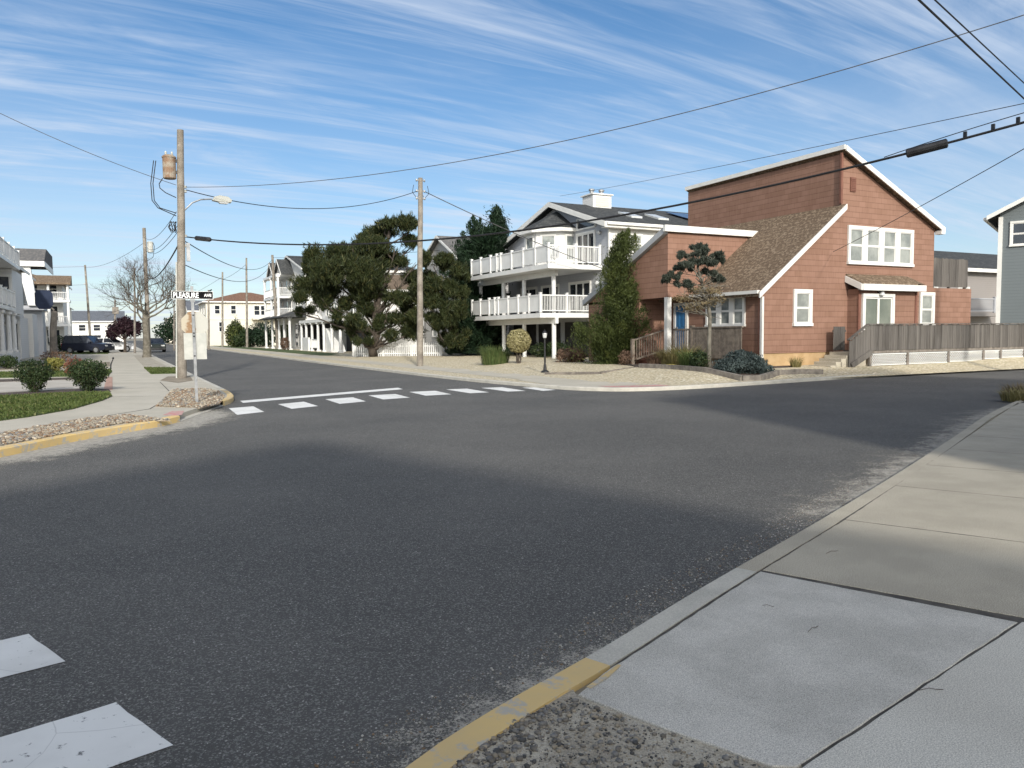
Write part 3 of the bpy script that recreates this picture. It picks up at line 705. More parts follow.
# ================================================================== HOUSES
def fy(Y): return ((0, Y), (1, 0), (0, -1))       # wall facing the camera street: a is X
def fx(X): return ((X, 0), (0, 1), (-1, 0))       # wall facing the long street: a is Y
def fxp(X): return ((X, 0), (0, 1), (1, 0))       # wall facing the other way (left hand houses)
def window(parent, fr, a0, a1, z0, z1, n=1, trim=.1, tm='trim_white', glass='glass', hung=True, name='window'):
    """trim round n sashes; panes set back inside it"""
    mb = MB(); D = .07
    mb.fbox(fr, a0, a1, 0, D, z1 - trim, z1); mb.fbox(fr, a0 - .02, a1 + .02, 0, D + .03, z0, z0 + trim * .8)
    wdt = (a1 - a0) / n
    for i in range(n + 1):
        c = a0 + wdt * i; h = trim if 0 < i < n else trim / 2
        lo = max(a0, c - h) if i else a0; hi = min(a1, c + h) if i < n else a1
        if i == 0: hi = a0 + trim
        if i == n: lo = a1 - trim
        mb.fbox(fr, lo, hi, 0, D - .004, z0 + trim * .8 + .002, z1 - trim - .002)
    o = mb.build(name, tm, parent)
    g = MB(); s = MB()
    for i in range(n):
        l = a0 + wdt * i + (trim if i == 0 else trim); r = a0 + wdt * (i + 1) - trim
        b_, t = z0 + trim * .8, z1 - trim; m = (b_ + t) / 2
        g.fbox(fr, l, r, 0, .018, b_, t)
        fw = .035
        if hung:
            for q0, q1, d in ((m, t, .045), (b_, m, .034)):
                s.fbox(fr, l, l + fw, .018, d, q0, q1); s.fbox(fr, r - fw, r, .018, d, q0, q1)
                s.fbox(fr, l + fw, r - fw, .018, d, q0, q0 + fw * 1.3); s.fbox(fr, l + fw, r - fw, .018, d, q1 - fw, q1)
        else:
            s.fbox(fr, l, l + fw, .018, .04, b_, t); s.fbox(fr, r - fw, r, .018, .04, b_, t)
            s.fbox(fr, l + fw, r - fw, .018, .04, b_, b_ + fw); s.fbox(fr, l + fw, r - fw, .018, .04, t - fw, t)
    g.build('pane', glass, o); s.build('sash', tm, o)
    return o
def door(parent, fr, a0, a1, z0, z1, mat, trim=.1, tm='trim_white', handle=True):
    mb = MB(); mb.fbox(fr, a0 + trim, a1 - trim, 0, .045, z0, z1 - trim)
    for k in range(2):
        for j in range(2):
            x0 = a0 + trim + .1 + k * (a1 - a0 - 2 * trim - .1) / 2; x1 = x0 + (a1 - a0 - 2 * trim - .3) / 2
            q0 = z0 + .2 + j * (z1 - z0 - .3) / 2; mb.fbox(fr, x0, x1, .045, .06, q0, q0 + (z1 - z0 - .3) / 2 - .2)
    d = mb.build('door', mat, parent)
    f = MB(); f.fbox(fr, a0, a0 + trim, 0, .08, z0, z1 - trim - .002); f.fbox(fr, a1 - trim, a1, 0, .08, z0, z1 - trim - .002); f.fbox(fr, a0, a1, 0, .083, z1 - trim, z1)
    f.build('frame', tm, d)
    if handle:
        h = MB(); h.fbox(fr, a1 - trim - .12, a1 - trim - .07, .045, .11, z0 + .95, z0 + 1.05); h.build('handle', 'galvanised', d)
    return d
def slider(parent, fr, a0, a1, z0, z1, glass='glass_dark', panels=2, trim=.1, tm='trim_white'):
    f = MB(); f.fbox(fr, a0, a0 + trim, 0, .08, z0, z1 - trim - .002); f.fbox(fr, a1 - trim, a1, 0, .08, z0, z1 - trim - .002); f.fbox(fr, a0, a1, 0, .083, z1 - trim, z1)
    o = f.build('sliding_door', tm, parent); g = MB(); s = MB(); wd = (a1 - a0 - 2 * trim) / panels
    for i in range(panels):
        l = a0 + trim + i * wd; r = l + wd; g.fbox(fr, l, r, 0, .015 + .006 * i, z0, z1 - trim - .004)
        for u in ((l, l + .06), (r - .06, r)): s.fbox(fr, u[0], u[1], .021, .05, z0, z1 - trim - .004)
        s.fbox(fr, l + .06, r - .06, .021, .046, z1 - trim - .07, z1 - trim - .006); s.fbox(fr, l + .06, r - .06, .021, .046, z0, z0 + .08)
    g.build('pane', glass, o); s.build('sash', tm, o); return o
def roof_slab(mb, p, q, d, th):
    """slab over the rectangle p->q (in section) swept by d, th thick measured downwards"""
    p, q = Vector(p), Vector(q); dn = Vector((0, 0, -th))
    return mb.prism([p, q, q + dn, p + dn], d)
def railing(parent, p, q, z0, h=1.05, posts=None, mat='vinyl_white', name='railing', panel=None, step=.105, thick=.03):
    """rails and balusters between p and q; posts are pieces of their own"""
    p, q = Vector(p), Vector(q); n = (q - p).length; d = (q - p) / n; P = lambda a, z: (p.x + d.x * a, p.y + d.y * a, z)
    mb = MB(); mb.bar(P(0, z0 + h - .05), P(n, z0 + h - .05), .09, .07); mb.bar(P(0, z0 + .12), P(n, z0 + .12), .06, .06)
    if panel:
        for a0, a1 in panel: mb.bar(P(a0, z0 + h / 2 + .03), P(a1, z0 + h / 2 + .03), .022, h - .22)
    a = step / 2
    while a < n:
        if not (panel and any(x0 - .02 <= a <= x1 + .02 for x0, x1 in panel)): mb.bar(P(a, z0 + .14), P(a + .001, z0 + .14), .001, .001) if False else mb.tube([P(a, z0 + .14), P(a, z0 + h - .08)], thick * .7, 4, False)
        a += step
    o = mb.build(name, mat, parent)
    for a in (posts if posts is not None else [0, n]):
        t = MB(); x, y, _ = P(a, 0); t.box(x - .065, x + .065, y - .065, y + .065, z0, z0 + h + .06); t.box(x - .085, x + .085, y - .085, y + .085, z0 + h + .061, z0 + h + .10)
        t.build('post', mat, o)
    return o

# ---------------------------------------------------------------- the orange shingle house
H = thing('shingle_house', (25.5, 20.8, .3), 'orange brown shingled house with steep asymmetrical roof and blue door, behind a grey board fence', 'house')
mb = MB()
mb.prism([(20.8, 20.8, .8), (30.4, 20.8, .8), (30.4, 20.8, 5.78), (24.8, 20.8, 8.33), (24.8, 20.8, 6.2), (20.8, 20.8, 3.12)], (0, 8.9, 0))
mb.box(30.4, 32.98, 20.802, 28, .8, 3.35)
mb.prism([(19.4, 24.43, 3.0), (19.4, 24.43, 5.52), (19.4, 30.2, 2.99), (19.4, 30.2, 2.9)], (5.0, 0, 0))
mb.box(19.4, 20.85, 26.3, 30.2, .3, 3.0)
mb.build('wall', 'shingle_orange', H)
mb = MB(); mb.box(20.84, 33, 20.84, 31.6, .0, .80); mb.build('foundation', 'foundation', H)
mb = MB()
roof_slab(mb, (20.42, 20.56, 3.02), (24.80, 20.56, 6.41), (0, 9.2, 0), .16)
roof_slab(mb, (24.70, 20.56, 8.60), (30.66, 20.56, 5.84), (0, 9.2, 0), .16)
mb.prism([(19.2, 24.30, 5.76), (19.2, 30.4, 3.08), (19.2, 30.4, 2.97), (19.2, 24.30, 5.65)], (4.78, 0, 0))
rf = mb.build('roof', 'roof_brown', H)
def rake(p, q, mat='trim_white', h=.24, th=.05, parent=H, dirv=(0, -1, 0), name='rake_board'):
    mb = MB(); p, q = Vector(p), Vector(q); dn = Vector((0, 0, -h)); mb.prism([p, q, q + dn, p + dn], Vector(dirv) * th); return mb.build(name, mat, parent)
rake((20.40, 20.555, 3.00), (24.80, 20.555, 6.40), h=.20); rake((24.70, 20.555, 8.59), (30.68, 20.555, 5.825), h=.20)
rake((24.69, 20.55, 8.615), (24.69, 29.75, 8.60), dirv=(-1, 0, 0), h=.17)
mb = MB(); mb.box(30.42, 30.66, 20.50, 20.79, 5.55, 5.70); mb.build('eave_return', 'trim_white', H)
mb = MB(); mb.prism([(19.15, 24.43, 5.80), (24.10, 24.43, 5.80), (23.80, 24.43, 5.55), (19.15, 24.43, 5.55)], (0, -.16, 0)); mb.build('fascia', 'trim_white', H)
rake((19.39, 24.435, 5.73), (19.39, 30.4, 3.12), dirv=(-1, 0, 0), h=.25, th=.2, mat='trim_grey', name='fascia')
mb = MB(); mb.bar((20.42, 20.6, 3.02), (20.42, 24.3, 3.02), .13, .12); g = mb.build('gutter', 'trim_white', H)
mb = MB(); mb.box(20.70, 20.79, 20.70, 20.80, .45, 2.86); mb.build('downspout', 'trim_white', H)
mb = MB(); mb.box(24.70, 24.795, 20.72, 20.80, 6.45, 8.35); mb.build('corner_board', 'brown_trim', H)
mb = MB(); mb.box(20.72, 20.795, 20.805, 20.9, .8, 2.9); mb.build('corner_board', 'brown_trim', H)
window(H, fy(20.8), 25.18, 29.02, 4.17, 5.66, 4, .13, glass='glass_blind')
window(H, fy(20.8), 22.33, 23.29, 1.79, 3.16, 1, .14, glass='glass_blind')
window(H, fy(20.8), 29.52, 30.46, 1.75, 3.16, 1, .13, glass='glass_blind')
window(H, fx(20.8), 21.62, 23.75, 1.80, 3.0, 3, .11, glass='glass')
dr = door(H, fx(20.8), 24.84, 25.72, .78, 2.82, 'door_blue', .13); dr['label'] = 'blue front door in a white frame'
v = MB(); fr = fy(20.8)
v.fbox(fr, 25.27, 25.56, 0, .05, 6.95, 7.49)
for k in range(7): v.fbox(fr, 25.30, 25.53, .05, .07, 7.0 + k * .066, 7.03 + k * .066)
v.build('vent', 'brown_trim', H)
# projecting entry with its own little roof
b_ = MB(); b_.box(25.25, 28.66, 20.30, 20.80, .8, 3.20); en = b_.build('entry', 'shingle_orange', H)
b_ = MB(); b_.prism([(25.12, 20.80, 3.80), (25.12, 20.02, 3.42), (25.12, 20.02, 3.36), (25.12, 20.80, 3.70)], (3.2, 0, 0)); b_.prism([(28.32, 20.80, 3.80), (28.32, 20.02, 3.42), (28.32, 20.8, 3.40)], (.46, 0, -.02)); b_.build('roof', 'roof_brown', en)
b_ = MB(); b_.box(25.12, 28.80, 19.98, 20.03, 3.13, 3.37); b_.prism([(25.12, 20.03, 3.13), (25.12, 20.03, 3.37), (25.12, 20.79, 3.72), (25.12, 20.79, 3.48)], (-.05, 0, 0)); b_.build('fascia', 'trim_white', en)
b_ = MB(); b_.box(25.2, 28.75, 20.04, 20.3, 3.14, 3.18); b_.build('soffit', 'soffit', en)
for xq in (25.23, 28.55): b_ = MB(); b_.box(xq, xq + .11, 20.27, 20.30, .8, 3.13); b_.build('corner_board', 'brown_trim', en)
slider(H, fy(20.30), 25.42, 27.25, .88, 3.02, 'glass_green', 2, .13)
lp = MB(); lp.lathe((26.40, 20.16, 2.98), [(.03, .16), (.06, .14), (.10, .05), (.12, -.02), (.03, -.04)], 10); lp.box(26.36, 26.44, 20.16, 20.3, 3.08, 3.13); lp.build('porch_lamp', 'lamp_glass', H)
# porch by the blue door
po = MB(); po.box(19.70, 20.79, 20.9, 26.29, .62, .78); po.box(19.78, 19.88, 21.0, 26.2, .2, .62)
po = po.build('porch', 'porch_wood', H)
railing(po, (19.8, 23.45), (19.8, 25.0), .78, .98, [0, 1.55], 'porch_wood', thick=.05, step=.12)
mb = MB()
y = 20.75
while y < 23.4: mb.box(19.77 + random.uniform(-.006, .006), 19.80, y, y + .133, .50, 1.76 + random.uniform(-.012, .012)); y += .139
mb.bar((19.79, 20.7, 1.78), (19.79, 23.45, 1.78), .11, .05); mb.build('board_railing', 'porch_wood', po)
mb = MB()
for k in range(4): mb.box(18.55 + .3 * k, 19.70, 24.95, 26.2, .28, .36 + .14 * k)
mb.build('step', 'brown_trim', po)
nw = yp(640, 369)
mb = MB(); mb.box(18.02, 18.14, 24.88, 25.0, .2, 1.36); mb.build('newel', 'porch_wood', po)
mb = MB(); mb.bar((18.08, 24.94, 1.30), (19.8, 24.94, 1.74), .09, .05); mb.bar((18.08, 24.94, .52), (19.8, 24.94, .92), .06, .06)
for k in range(14): t = (k + .5) / 14; x = 18.1 + 1.66 * t; mb.tube([(x, 24.94, .54 + .40 * t), (x, 24.94, 1.28 + .44 * t)], .022, 4, False)
mb.build('handrail', 'porch_wood', po)
mb = MB(); mb.box(19.40, 19.60, 24.45, 24.65, .3, 3.0); mb.build('porch_post', 'trim_white', H)

# wooden screen on the flat part of the house
t = thing('wood_screen', (31.6, 21, 3.36), 'grey board privacy screen standing on the flat roof of the shingle house', 'screen')
mb = MB(); x = 30.62
while x < 32.9: mb.box(x, x + .132, 20.98 + random.uniform(0, .008), 21.0, 3.42, 4.62 + random.uniform(-.02, .02)); x += .14
mb.build('boards', 'board_grey', t)
for x in (30.7, 31.8, 32.88):
    mb = MB(); mb.box(x - .045, x + .045, 21.002, 21.1, 3.352, 4.55); mb.build('post', 'board_grey', t)
mb = MB(); mb.box(30.6, 32.92, 21.002, 21.06, 3.5, 3.6); mb.box(30.6, 32.92, 21.002, 21.06, 4.35, 4.45); mb.build('rail', 'board_grey', t)

# ---------------------------------------------------------------- deck, board fence and lattice
D = thing('wooden_deck', (29, 19.2, .4), 'weathered grey deck with board railing and white lattice skirt along the street', 'deck')
mb = MB(); mb.box(24.45, 42, 19.28, 20.28, .74, .86); mb.box(28.68, 42, 20.28, 20.78, .74, .86); mb.build('floor', 'board_grey', D)
mb = MB(); x = 24.43
while x < 42: mb.box(x, x + .132, 19.2 + random.uniform(-.008, .008), 19.225, .86 + random.uniform(-.01, .01), 1.80 + random.uniform(-.018, .018)); x += .14
k = 0; x = 23.46
while x < 24.42:
    f = (x - 23.46) / .97; mb.box(x, x + .132, 19.2, 19.225, .22 + .64 * f, 1.24 + .53 * f); x += .14
mb.build('board_railing', 'board_grey', D)
mb = MB(); mb.bar((24.40, 19.215, 1.83), (42, 19.215, 1.83), .13, .04); mb.bar((23.42, 19.215, 1.26), (24.42, 19.215, 1.82), .13, .04); mb.build('cap_rail', 'board_grey', D)
mb = MB(); mb.box(24.45, 42, 19.23, 19.27, .76, .90); mb.build('rim_board', 'timber_grey', D)
mb = MB(); mb.bar((23.55, 19.17, .33), (24.6, 19.17, .80), .05, .2); mb.build('stringer', 'board_grey', D)
px_posts = [870, 907.5, 948.3, 983.2, 1000.3, 1024]
xs = [on_y(p, 360, 19.22).x for p in px_posts] + [36.2, 38.2, 40.2, 42]
for x in xs:
    mb = MB(); mb.box(x - .05, x + .05, 19.19, 19.29, .2, .76); mb.build('post', 'timber_grey', D)
for a, b2 in zip(xs, xs[1:]):
    mb = MB(); z0, z1 = yz(a, 19.2) + .02, .74; a_, b_ = a + .06, b2 - .06
    for s in (1, -1):
        off = -1.0
        while off < (b_ - a_) + 1.0:
            # a slat running at 45 degrees, clipped to the panel
            pts = []
            for z in (z0, z1):
                pts.append((a_ + off + s * (z - z0) + (0 if s > 0 else z1 - z0), z))
            (xa, za), (xb, zb) = pts
            def clip(xq, zq, xr, zr):
                if xq < a_: zq += (a_ - xq) * (zr - zq) / (xr - xq); xq = a_
                if xq > b_: zq += (b_ - xq) * (zr - zq) / (xr - xq); xq = b_
                return xq, zq
            if max(xa, xb) > a_ + .02 and min(xa, xb) < b_ - .02:
                p = clip(xa, za, xb, zb); q = clip(xb, zb, xa, za)
                yy = 19.235 if s > 0 else 19.243
                mb.bar((p[0], yy, p[1]), (q[0], yy, q[1]), .008, .019)
            off += .112
    mb.box(a_, b_, 19.222, 19.232, z1 - .03, z1); mb.box(a_, b_, 19.222, 19.232, z0, z0 + .03)
    mb.build('lattice', 'vinyl_white', D)
for k in range(5):
    mb = MB(); mb.box(22.62 + .27 * k, 22.62 + .27 * (k + 1) + (.5 if k == 4 else .03), 19.30, 20.28, .2, .36 + .115 * k + .0); mb.build('step', 'concrete_old', D)
mb = MB(); y = 20.32
x = 24.0
while x < 24.62: mb.box(x, x + .115, 20.36, 20.38, .86, 1.76); x += .125
mb.box(24.0, 24.7, 20.382, 20.42, 1.55, 1.64); mb.build('gate', 'board_grey', D)

# ---------------------------------------------------------------- the white house with two tiers of decks
Wh = thing('beach_house', (25, 43, .1), 'white beach house with two tiers of white railed decks, round turret and dark gabled roof', 'house')
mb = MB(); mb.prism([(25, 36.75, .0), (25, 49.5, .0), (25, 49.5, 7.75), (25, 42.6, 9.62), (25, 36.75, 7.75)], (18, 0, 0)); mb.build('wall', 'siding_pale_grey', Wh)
# the sunlit side is clad paler, the shaded gable greyer: light put into colour
mb = MB(); mb.box(25.03, 43, 36.71, 36.748, 0, 7.74); mb.build('lit_side_cladding', 'siding_white', Wh)
mb = MB()
roof_slab(mb, (24.45, 36.3, 7.86), (24.45, 42.6, 9.88), (19, 0, 0), .14); roof_slab(mb, (24.45, 42.6, 9.88), (24.45, 49.95, 7.86), (19, 0, 0), .14); rf = mb.build('roof', 'roof_dark', Wh)
for p, q in (((24.45, 36.28, 7.84), (24.45, 42.6, 9.86)), ((24.45, 42.6, 9.86), (24.45, 49.97, 7.84))): rake(p, q, parent=Wh, dirv=(-1, 0, 0), h=.30, th=.07)
mb = MB(); mb.box(24.4, 43, 36.23, 36.29, 7.52, 7.84); mb.build('fascia', 'trim_white', Wh)
mb = MB(); mb.box(24.45, 43, 36.295, 36.71, 7.52, 7.56); mb.build('soffit', 'trim_white', Wh)
mb = MB(); mb.bar((24.5, 36.15, 7.72), (43, 36.15, 7.72), .12, .12); mb.build('gutter', 'trim_white', Wh)
mb = MB(); mb.box(24.93, 25.03, 36.67, 36.77, .1, 7.5); mb.build('corner_board', 'trim_white', Wh)
ch = MB(); cy, cx = 42.4, 27.9
ch.box(cx - .7, cx + .7, cy - .62, cy + .62, 9.2, 10.42); ch = ch.build('chimney', 'siding_white', Wh)
q = MB(); q.box(cx - .8, cx + .8, cy - .72, cy + .72, 10.422, 10.5); q.build('cap', 'trim_white', ch)
for dx in (-.4, .35):
    q = MB(); q.lathe((cx + dx, cy, 10.5), [(.13, 0), (.13, .25), (.19, .26), (.19, .36), (.05, .40)], 10); q.build('flue', 'galvanised', ch)
q = MB(); q.fbox(fy(cy - .62), cx - .5, cx + .5, 0, .03, 9.7, 10.28); q.build('panel', 'siding_tan', ch)
# solar panels and skylights on the near roof plane
sl_ = (9.88 - 7.86) / (42.6 - 36.3)
def onroof(mb, x0, x1, y0, y1, h0, h1):
    P = lambda x, y, h: (x, y, 7.86 + (y - 36.3) * sl_ + h)
    mb.add([P(x0, y0, h0), P(x1, y0, h0), P(x1, y1, h0), P(x0, y1, h0), P(x0, y0, h1), P(x1, y0, h1), P(x1, y1, h1), P(x0, y1, h1)], [(0, 3, 2, 1), (4, 5, 6, 7), (0, 1, 5, 4), (1, 2, 6, 5), (2, 3, 7, 6), (3, 0, 4, 7)])
for i in range(8):
    for j in range(2):
        q = MB(); onroof(q, 32.4 + i * 1.03, 32.4 + i * 1.03 + 1.0, 37.6 + j * 1.75, 37.6 + j * 1.75 + 1.7, .10, .14); q.build('solar_panel', 'solar', Wh)
for x in (27.6, 29.6):
    q = MB(); onroof(q, x, x + .8, 38.2, 39.6, .01, .12); q.build('skylight', 'lamp_glass', Wh)
# decks
def deck_tier(name, y0, z, ry):
    b = MB(); b.box(21.4, 25, y0, 48, z - .28, z - .02); d = b.build(name, 'vinyl_white', Wh); return d
UD = deck_tier('upper_deck', 37.45, 5.52, 0); LD = deck_tier('lower_deck', 38.4, 2.80, 0)
for d, y0, z in ((UD, 37.45, 5.52), (LD, 38.4, 2.80)):
    n = 48 - y0 - .1; seg = n / 7; pan = [(seg * k + .08, seg * (k + 1) - .08) for k in range(7) if k != 4] + [(seg * 4.42, seg * 5 - .08)]
    railing(d, (21.46, y0 + .06), (21.46, 47.96), z, 1.05, [seg * k for k in range(8)] + [seg * 4.4], 'vinyl_white', panel=pan)
    railing(d, (21.46, y0 + .06), (24.92, y0 + .06), z, 1.05, [1.75, 3.4], 'vinyl_white')
ys_ = [on_x(px, 335, 22.5).y for px in (481.5, 504, 524.5, 554)]
mb = MB(); mb.box(22.4, 22.6, ys_[3] - .35, ys_[0] + .3, 4.92, 5.238); mb.box(22.4, 22.6, ys_[3] - .35, ys_[0] + .3, 2.18, 2.518); mb.build('beam', 'vinyl_white', Wh)
for y in ys_:
    mb = MB(); mb.lathe((22.5, y, .1), [(.13, 0), (.13, 2.08)], 12); mb.build('column', 'vinyl_white', Wh, smooth=False)
    mb = MB(); mb.lathe((22.5, y, 2.78), [(.13, 0), (.13, 2.14)], 12); mb.build('column', 'vinyl_white', Wh)
fr = fx(25)
slider(Wh, fr, 38.15, 40.2, 5.52, 7.62, 'glass_dark', 3); slider(Wh, fr, 38.6, 41.1, 2.82, 4.75, 'glass_dark', 3)
slider(Wh, fr, 42.3, 44.6, 2.82, 4.75, 'glass_dark', 2); slider(Wh, fr, 45.2, 47.5, 2.82, 4.75, 'glass_dark', 2)
mb = MB(); mb.prism([(25, 38.2, 7.86), (25, 40.0, 7.86), (25, 40.0, 8.42), (25, 38.2, 7.93)], (-.035, 0, 0)); tw = mb.build('trapezoid_window', 'glass_dark', Wh)
mb = MB()
for p, q in (((38.1, 7.82), (40.1, 7.82)), ((40.1, 7.82), (40.1, 8.5)), ((40.1, 8.5), (38.1, 7.98)), ((38.1, 7.98), (38.1, 7.82))): mb.bar((24.95, p[0], p[1]), (24.95, q[0], q[1]), .06, .09)
mb.build('frame', 'trim_white', tw)
for y in (37.6, 37.8):
    mb = MB(); z = 7.35 if y < 37.7 else 4.45; mb.lathe((24.86, y, z), [(.04, -.08), (.13, 0), (.13, .1), (.04, .18)], 10); mb.build('wall_lamp', 'lamp_glass', Wh)
# garage doors under the decks, coloured near black in place of shade
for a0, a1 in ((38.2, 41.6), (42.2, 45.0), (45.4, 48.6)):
    mb = MB(); mb.fbox(fr, a0, a1, 0, .05, .1, 2.3); mb.build('garage_door', 'painted_shade', Wh)
# turret
TC = Vector((24.9, 42.5)); ring = lambda r, z, n=8, ph=math.pi / 8: [(TC.x + r * math.cos(ph + 2 * math.pi * k / n), TC.y + r * math.sin(ph + 2 * math.pi * k / n), z) for k in range(n)]
mb = MB(); mb.prism(ring(2.05, 5.5), (0, 0, 2.5)); tu = mb.build('turret', 'siding_white', Wh)
mb = MB(); a = ring(2.45, 8.0); mb.add(a + [(TC.x, TC.y, 9.3)], [(i, (i + 1) % 8, 8) for i in range(8)] + [tuple(range(7, -1, -1))]); mb.build('roof', 'roof_dark', tu)
mb = MB(); a = ring(2.48, 7.98); mb.prism(a, (0, 0, -.2)); mb.build('fascia', 'trim_white', tu)
for k in range(2, 6):
    a, b_ = Vector(ring(2.05, 0)[k]), Vector(ring(2.05, 0)[(k + 1) % 8]); d = (b_ - a).normalized(); nrm = Vector((d.y, -d.x, 0))
    if nrm.dot((a + b_) / 2 - Vector((*TC, 0))) < 0: nrm = -nrm
    frr = ((a.x, a.y), (d.x, d.y), (nrm.x, nrm.y)); ln = (b_ - a).length
    window(tu, frr, ln / 2 - .5, ln / 2 + .5, 6.0, 7.65, 1, .09, glass='glass')
window(Wh, fy(36.71), 26.3, 27.3, 6.2, 7.3, 1, .1); window(Wh, fy(36.71), 26.3, 27.5, 3.3, 4.5, 1, .1)
# furniture on the upper deck
for i, (x, y) in enumerate(((22.3, 38.4), (22.5, 39.6), (22.2, 40.6))):
    t = thing('deck_chair', (x, y, 5.5), ['white chair nearest the deck corner behind the upper railing', 'second white chair behind the upper railing, beside the corner one', 'white chair furthest from the corner on the upper deck'][i], 'chair', 'chairs on the upper deck')
    m1 = MB(); m1.box(x - .25, x + .25, y - .25, y + .25, 5.92, 5.97); m1.build('seat', 'vinyl_white', t)
    m1 = MB()
    for k in range(4): m1.box(x + .20, x + .25, y - .24 + k * .13, y - .16 + k * .13, 5.972, 6.55)
    m1.build('backrest', 'vinyl_white', t)
    for a in (-1, 1):
        for c_ in (-1, 1):
            m1 = MB(); m1.box(x + a * .21 - .02, x + a * .21 + .02, y + c_ * .21 - .02, y + c_ * .21 + .02, 5.505, 5.918); m1.build('leg', 'vinyl_white', t)

# ================================================================== NEIGHBOURING AND FAR HOUSES
def house(name, label, x0, x1, y0, y1, h, kind, rise, wall, roof, over=.35, base=.08, fascia='trim_white'):
    H_ = thing(name, ((x0 + x1) / 2, y0, base), label, 'house')
    mb = MB(); R_ = MB(); cx, cy = (x0 + x1) / 2, (y0 + y1) / 2; o = over; sl = None
    if kind == 'x':       # ridge runs along X, gable ends face the long street
        mb.prism([(x0, y0, base), (x0, y1, base), (x0, y1, h), (x0, cy, h + rise), (x0, y0, h)], (x1 - x0, 0, 0)); k = rise / (cy - y0)
        for s, ye in ((1, y0), (-1, y1)): roof_slab(R_, (x0 - o, ye - s * o, h - k * o + .14), (x0 - o, cy, h + rise + .14), (x1 - x0 + 2 * o, 0, 0), .13)
    elif kind == 'y':
        mb.prism([(x0, y0, base), (x1, y0, base), (x1, y0, h), (cx, y0, h + rise), (x0, y0, h)], (0, y1 - y0, 0)); k = rise / (cx - x0)
        for s, xe in ((1, x0), (-1, x1)): roof_slab(R_, (xe - s * o, y0 - o, h - k * o + .14), (cx, y0 - o, h + rise + .14), (0, y1 - y0 + 2 * o, 0), .13)
    elif kind == 'hip':
        mb.box(x0, x1, y0, y1, base, h); a = min(x1 - x0, y1 - y0) / 2 + o
        lo = [(x0 - o, y0 - o, h + .02), (x1 + o, y0 - o, h + .02), (x1 + o, y1 + o, h + .02), (x0 - o, y1 + o, h + .02)]
        if x1 - x0 >= y1 - y0: r1, r2 = (x0 - o + a, cy, h + rise), (x1 + o - a, cy, h + rise); fs = [(0, 1, 5, 4), (1, 2, 5), (2, 3, 4, 5), (3, 0, 4)]
        else: r1, r2 = (cx, y0 - o + a, h + rise), (cx, y1 + o - a, h + rise); fs = [(0, 1, 4), (1, 2, 5, 4), (2, 3, 5), (3, 0, 4, 5)]
        R_.add(lo + [r1, r2], fs + [(3, 2, 1, 0)])
    elif kind == 'flat':
        mb.box(x0, x1, y0, y1, base, h); R_.box(x0 - o, x1 + o, y0 - o, y1 + o, h + .003, h + rise)
    mb.build('wall', wall, H_); R_.build('roof', roof, H_)
    f = MB()
    if kind == 'x':
        for s, ye in ((1, y0), (-1, y1)):
            p, q = Vector((x0 - o - .002, ye - s * o, h - k * o + .15)), Vector((x0 - o - .002, cy, h + rise + .15)); d = Vector((0, 0, -.20)); f.prism([p, q, q + d, p + d], (-.05, 0, 0))
        f.box(x0 - o, x1 + o, y0 - o - .05, y0 - o - .002, h - k * o - .12, h - k * o + .13)
    elif kind == 'y':
        for s, xe in ((1, x0), (-1, x1)):
            p, q = Vector((xe - s * o, y0 - o - .002, h - k * o + .15)), Vector((cx, y0 - o - .002, h + rise + .15)); d = Vector((0, 0, -.20)); f.prism([p, q, q + d, p + d], (0, -.05, 0))
    else:
        t = h if kind == 'flat' else h + .015
        f.box(x0 - o - .03, x1 + o + .03, y0 - o - .03, y0 - o + .02, t - .22, t - .005); f.box(x0 - o - .03, x0 - o + .02, y0 - o + .021, y1 + o, t - .22, t - .005); f.box(x1 + o - .02, x1 + o + .03, y0 - o + .021, y1 + o, t - .22, t - .005)
    f.build('fascia', fascia, H_); return H_
def wins(H_, fr, xs, z0, z1, wd=.9, n=1, glass='glass', tm='trim_white'):
    for x in xs: window(H_, fr, x - wd / 2, x + wd / 2, z0, z1, n, .1, tm, glass)
def columns(H_, pts, z0, z1, r=.12, name='column', mat='vinyl_white'):
    for x, y in pts:
        mb = MB(); mb.box(x - r * 1.4, x + r * 1.4, y - r * 1.4, y + r * 1.4, z0, z0 + .15); mb.box(x - r * 1.4, x + r * 1.4, y - r * 1.4, y + r * 1.4, z1 - .15, z1); mb.lathe((x, y, z0 + .15), [(r, 0), (r * .9, z1 - z0 - .3)], 10); mb.build(name, mat, H_)

# the house between the deck house and the black pine
A = house('grey_gabled_house', 'grey shingled house with white trimmed gable, half hidden behind the two pines', 24, 38, 55.8, 63.6, 7.7, 'x', 1.9, 'shingle_grey', 'roof_grey', .45)
wins(A, fx(24), (58, 61.4), 4.6, 6.0, 1.1); wins(A, fx(24), (58, 61.4), 1.4, 2.9, 1.1); wins(A, fy(55.8), (27, 31), 4.6, 6, 1.1)
mb = MB(); mb.box(23.55, 23.62, 57.6, 61.8, 7.45, 7.62); mb.build('trim', 'trim_white', A)
